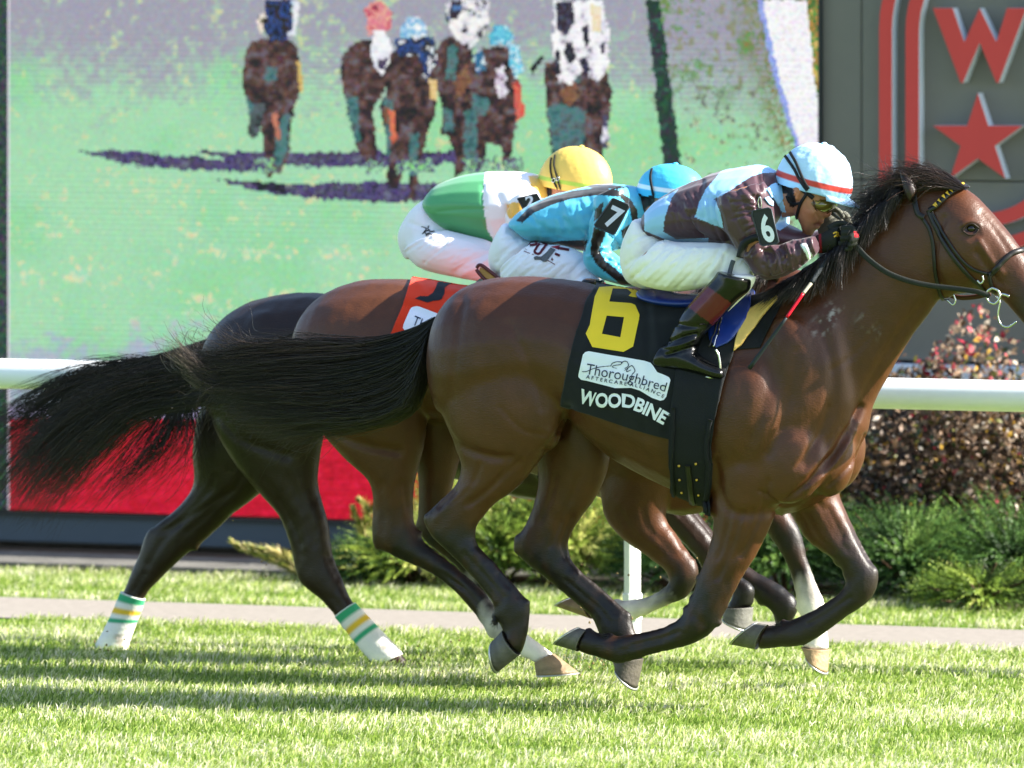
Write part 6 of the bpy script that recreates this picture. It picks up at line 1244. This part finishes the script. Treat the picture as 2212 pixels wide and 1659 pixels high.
T2_shank = [(1090, 600, 1132, 606, .05), (1070, 615, 1120, 640, .05), (1035, 655, 1085, 690, .05), (1005, 695, 1055, 725, .045), (980, 730, 1035, 755, .04), (970, 760, 1030, 785, .036)]
H2 = [(1176, 388, 1300, 386, .062), (1180, 405, 1300, 408, .074), (1186, 424, 1296, 430, .076), (1192, 442, 1288, 448, .07), (1202, 460, 1276, 466, .06), (1214, 478, 1262, 482, .045)]
n2 = [(1166, 390, 1180, 460, .06), (1186, 394, 1200, 460, .056), (1206, 400, 1220, 465, .055)]
def p2(C, Q, V): C[(Q[:, 0] < 1192)] = lin('2a201c'); return C
body('body', j2, TF, H2, n2, T2_torso, T2_arm, T2_hip, T2_thigh, T2_shank, (), .007, (), p2)
jk2 = [(z2([(300, 200), (900, 200), (880, 380), (870, 470), (880, 600), (900, 740), (930, 800), (1000, 900), (1000, 1000), (300, 1000)]), '4f9f68'), (z2([(1240, 320), (1400, 300), (1420, 520), (1340, 500), (1320, 450), (1260, 400)]), 'efb94c'), (z2([(1060, 560), (1120, 530), (1170, 535), (1300, 560), (1300, 700), (1130, 690), (1080, 660), (1056, 610)]), 'efb94c')]
jk2f = [(z2(l), w_, d_) for l, w_, d_ in (([(870, 400), (880, 600), (920, 780)], 6, .003), ([(500, 610), (700, 590), (900, 590)], 4, .002), ([(1060, 560), (1090, 650), (1140, 690)], 5, .006), ([(1180, 320), (1200, 420), (1260, 480)], 7, .004), ([(1000, 480), (1060, 600)], 8, .003))]
_, vJ2 = garment('silks', [(0, T2_torso), (-.205, T2_arm), (.205, T2_arm), (0, n2[:2])], TF, .0056, 7, silk_m, j2, 'f1eef2', jk2, jk2f, [(13, .0014, 23)])
pf2 = [(z2(l), w_, d_) for l, w_, d_ in (([(250, 930), (340, 870), (440, 820)], 5, .003), ([(280, 700), (400, 740), (520, 740)], 6, .003), ([(420, 1010), (540, 920), (600, 850)], 3.5, -.003), ([(400, 1020), (520, 930), (590, 850)], 3.5, .003), ([(640, 1100), (760, 1010), (900, 950)], 6, .003), ([(700, 1120), (820, 1060), (930, 980)], 6, -.003), ([(540, 760), (760, 820), (940, 900)], 7, .003))]
_, vP2 = garment('breeches', [(0, T2_hip), (-.16, T2_thigh), (.16, T2_thigh), (-.225, T2_shank[:3]), (.225, T2_shank[:3])], TF, .0055, 13, pants_m, j2, 'efecf2', (), pf2 + fan((872, 540), (1040, 605), (960, 500), (1100, 570), 18, 5, 2.6, .0016), [(14, .0016, 25)])
linework('monogram', [z2(l) for l in ([(372, 732), (410, 742), (402, 768), (380, 790)], [(432, 722), (425, 745), (440, 770), (478, 770)], [(402, 768), (440, 760)], [(440, 790), (412, 810), (425, 785), (460, 800)], [(395, 765), (412, 790), (440, 782)])], vP2, TF, 2.4, black_m, j2)
for s in (-1, 1): garment('boot', [(s * .22, [(a + 4, b + 2, c + 2, d, e * 1.15) for a, b, c, d, e in T2_shank]), (s * .22, [(975, 745, 968, 782, .04), (1010, 750, 1008, 796, .048), (1045, 770, 1045, 803, .048), (1080, 790, 1082, 812, .035)])], TF, .006, 4, boot_m, j2, BK)
h2, vH2 = helmet(j2, TF, (1242, 398), 79, 82, .17, .094, 'f4ca62', [(.02, .12, 'b4d050')], .8, 12, .0008)
for pl in ([(1192, 342), (1190, 362), (1194, 385), (1206, 410)], [(1200, 336), (1198, 358), (1204, 382), (1212, 412)]): strap('strap', pl, vH2, TF, .007, black_m, h2, .003)
wire('buckle', [(1192, 388), (1197, 385), (1199, 391), (1194, 394), (1191, 390)], TF, -.098, .002, steel, h2); wire('buckle', [(1202, 385), (1207, 382), (1208, 388), (1203, 390), (1201, 386)], TF, -.098, .002, steel, h2)
armtag(j2, TF, -.30, [(1118, 429), (1160, 418), (1172, 440), (1170, 446), (1134, 455), (1130, 452)], '2', [(1138, 446), (1156, 442)], 22, shear=0, bold=.03)

# bits of turf thrown up by the hooves
g_ = np.random.default_rng(9); mb = MB()
for (x, y, n_, sx, sy) in ((1330, 1330, 16, 70, 60), (900, 1440, 14, 60, 30), (1500, 1210, 8, 80, 40), (250, 1400, 8, 40, 30), (1250, 1445, 16, 40, 25), (560, 1180, 6, 120, 60)):
    for _ in range(n_):
        p = P(x + g_.normal(0, sx), y + g_.normal(0, sy), TM + g_.uniform(-.5, .5))
        if p.z < .05: p.z = .05 + g_.uniform(0, .05)
        V, Fc = ball(p, tuple(g_.uniform(.002, .006, 3)), 5, 3); mb.add(V, Fc)
obj('turf_bits', mb.me('turf_bits', False), M('turf_bit', lin('7a6a48'), rough=1, nz=(90, .4)), kind='stuff')
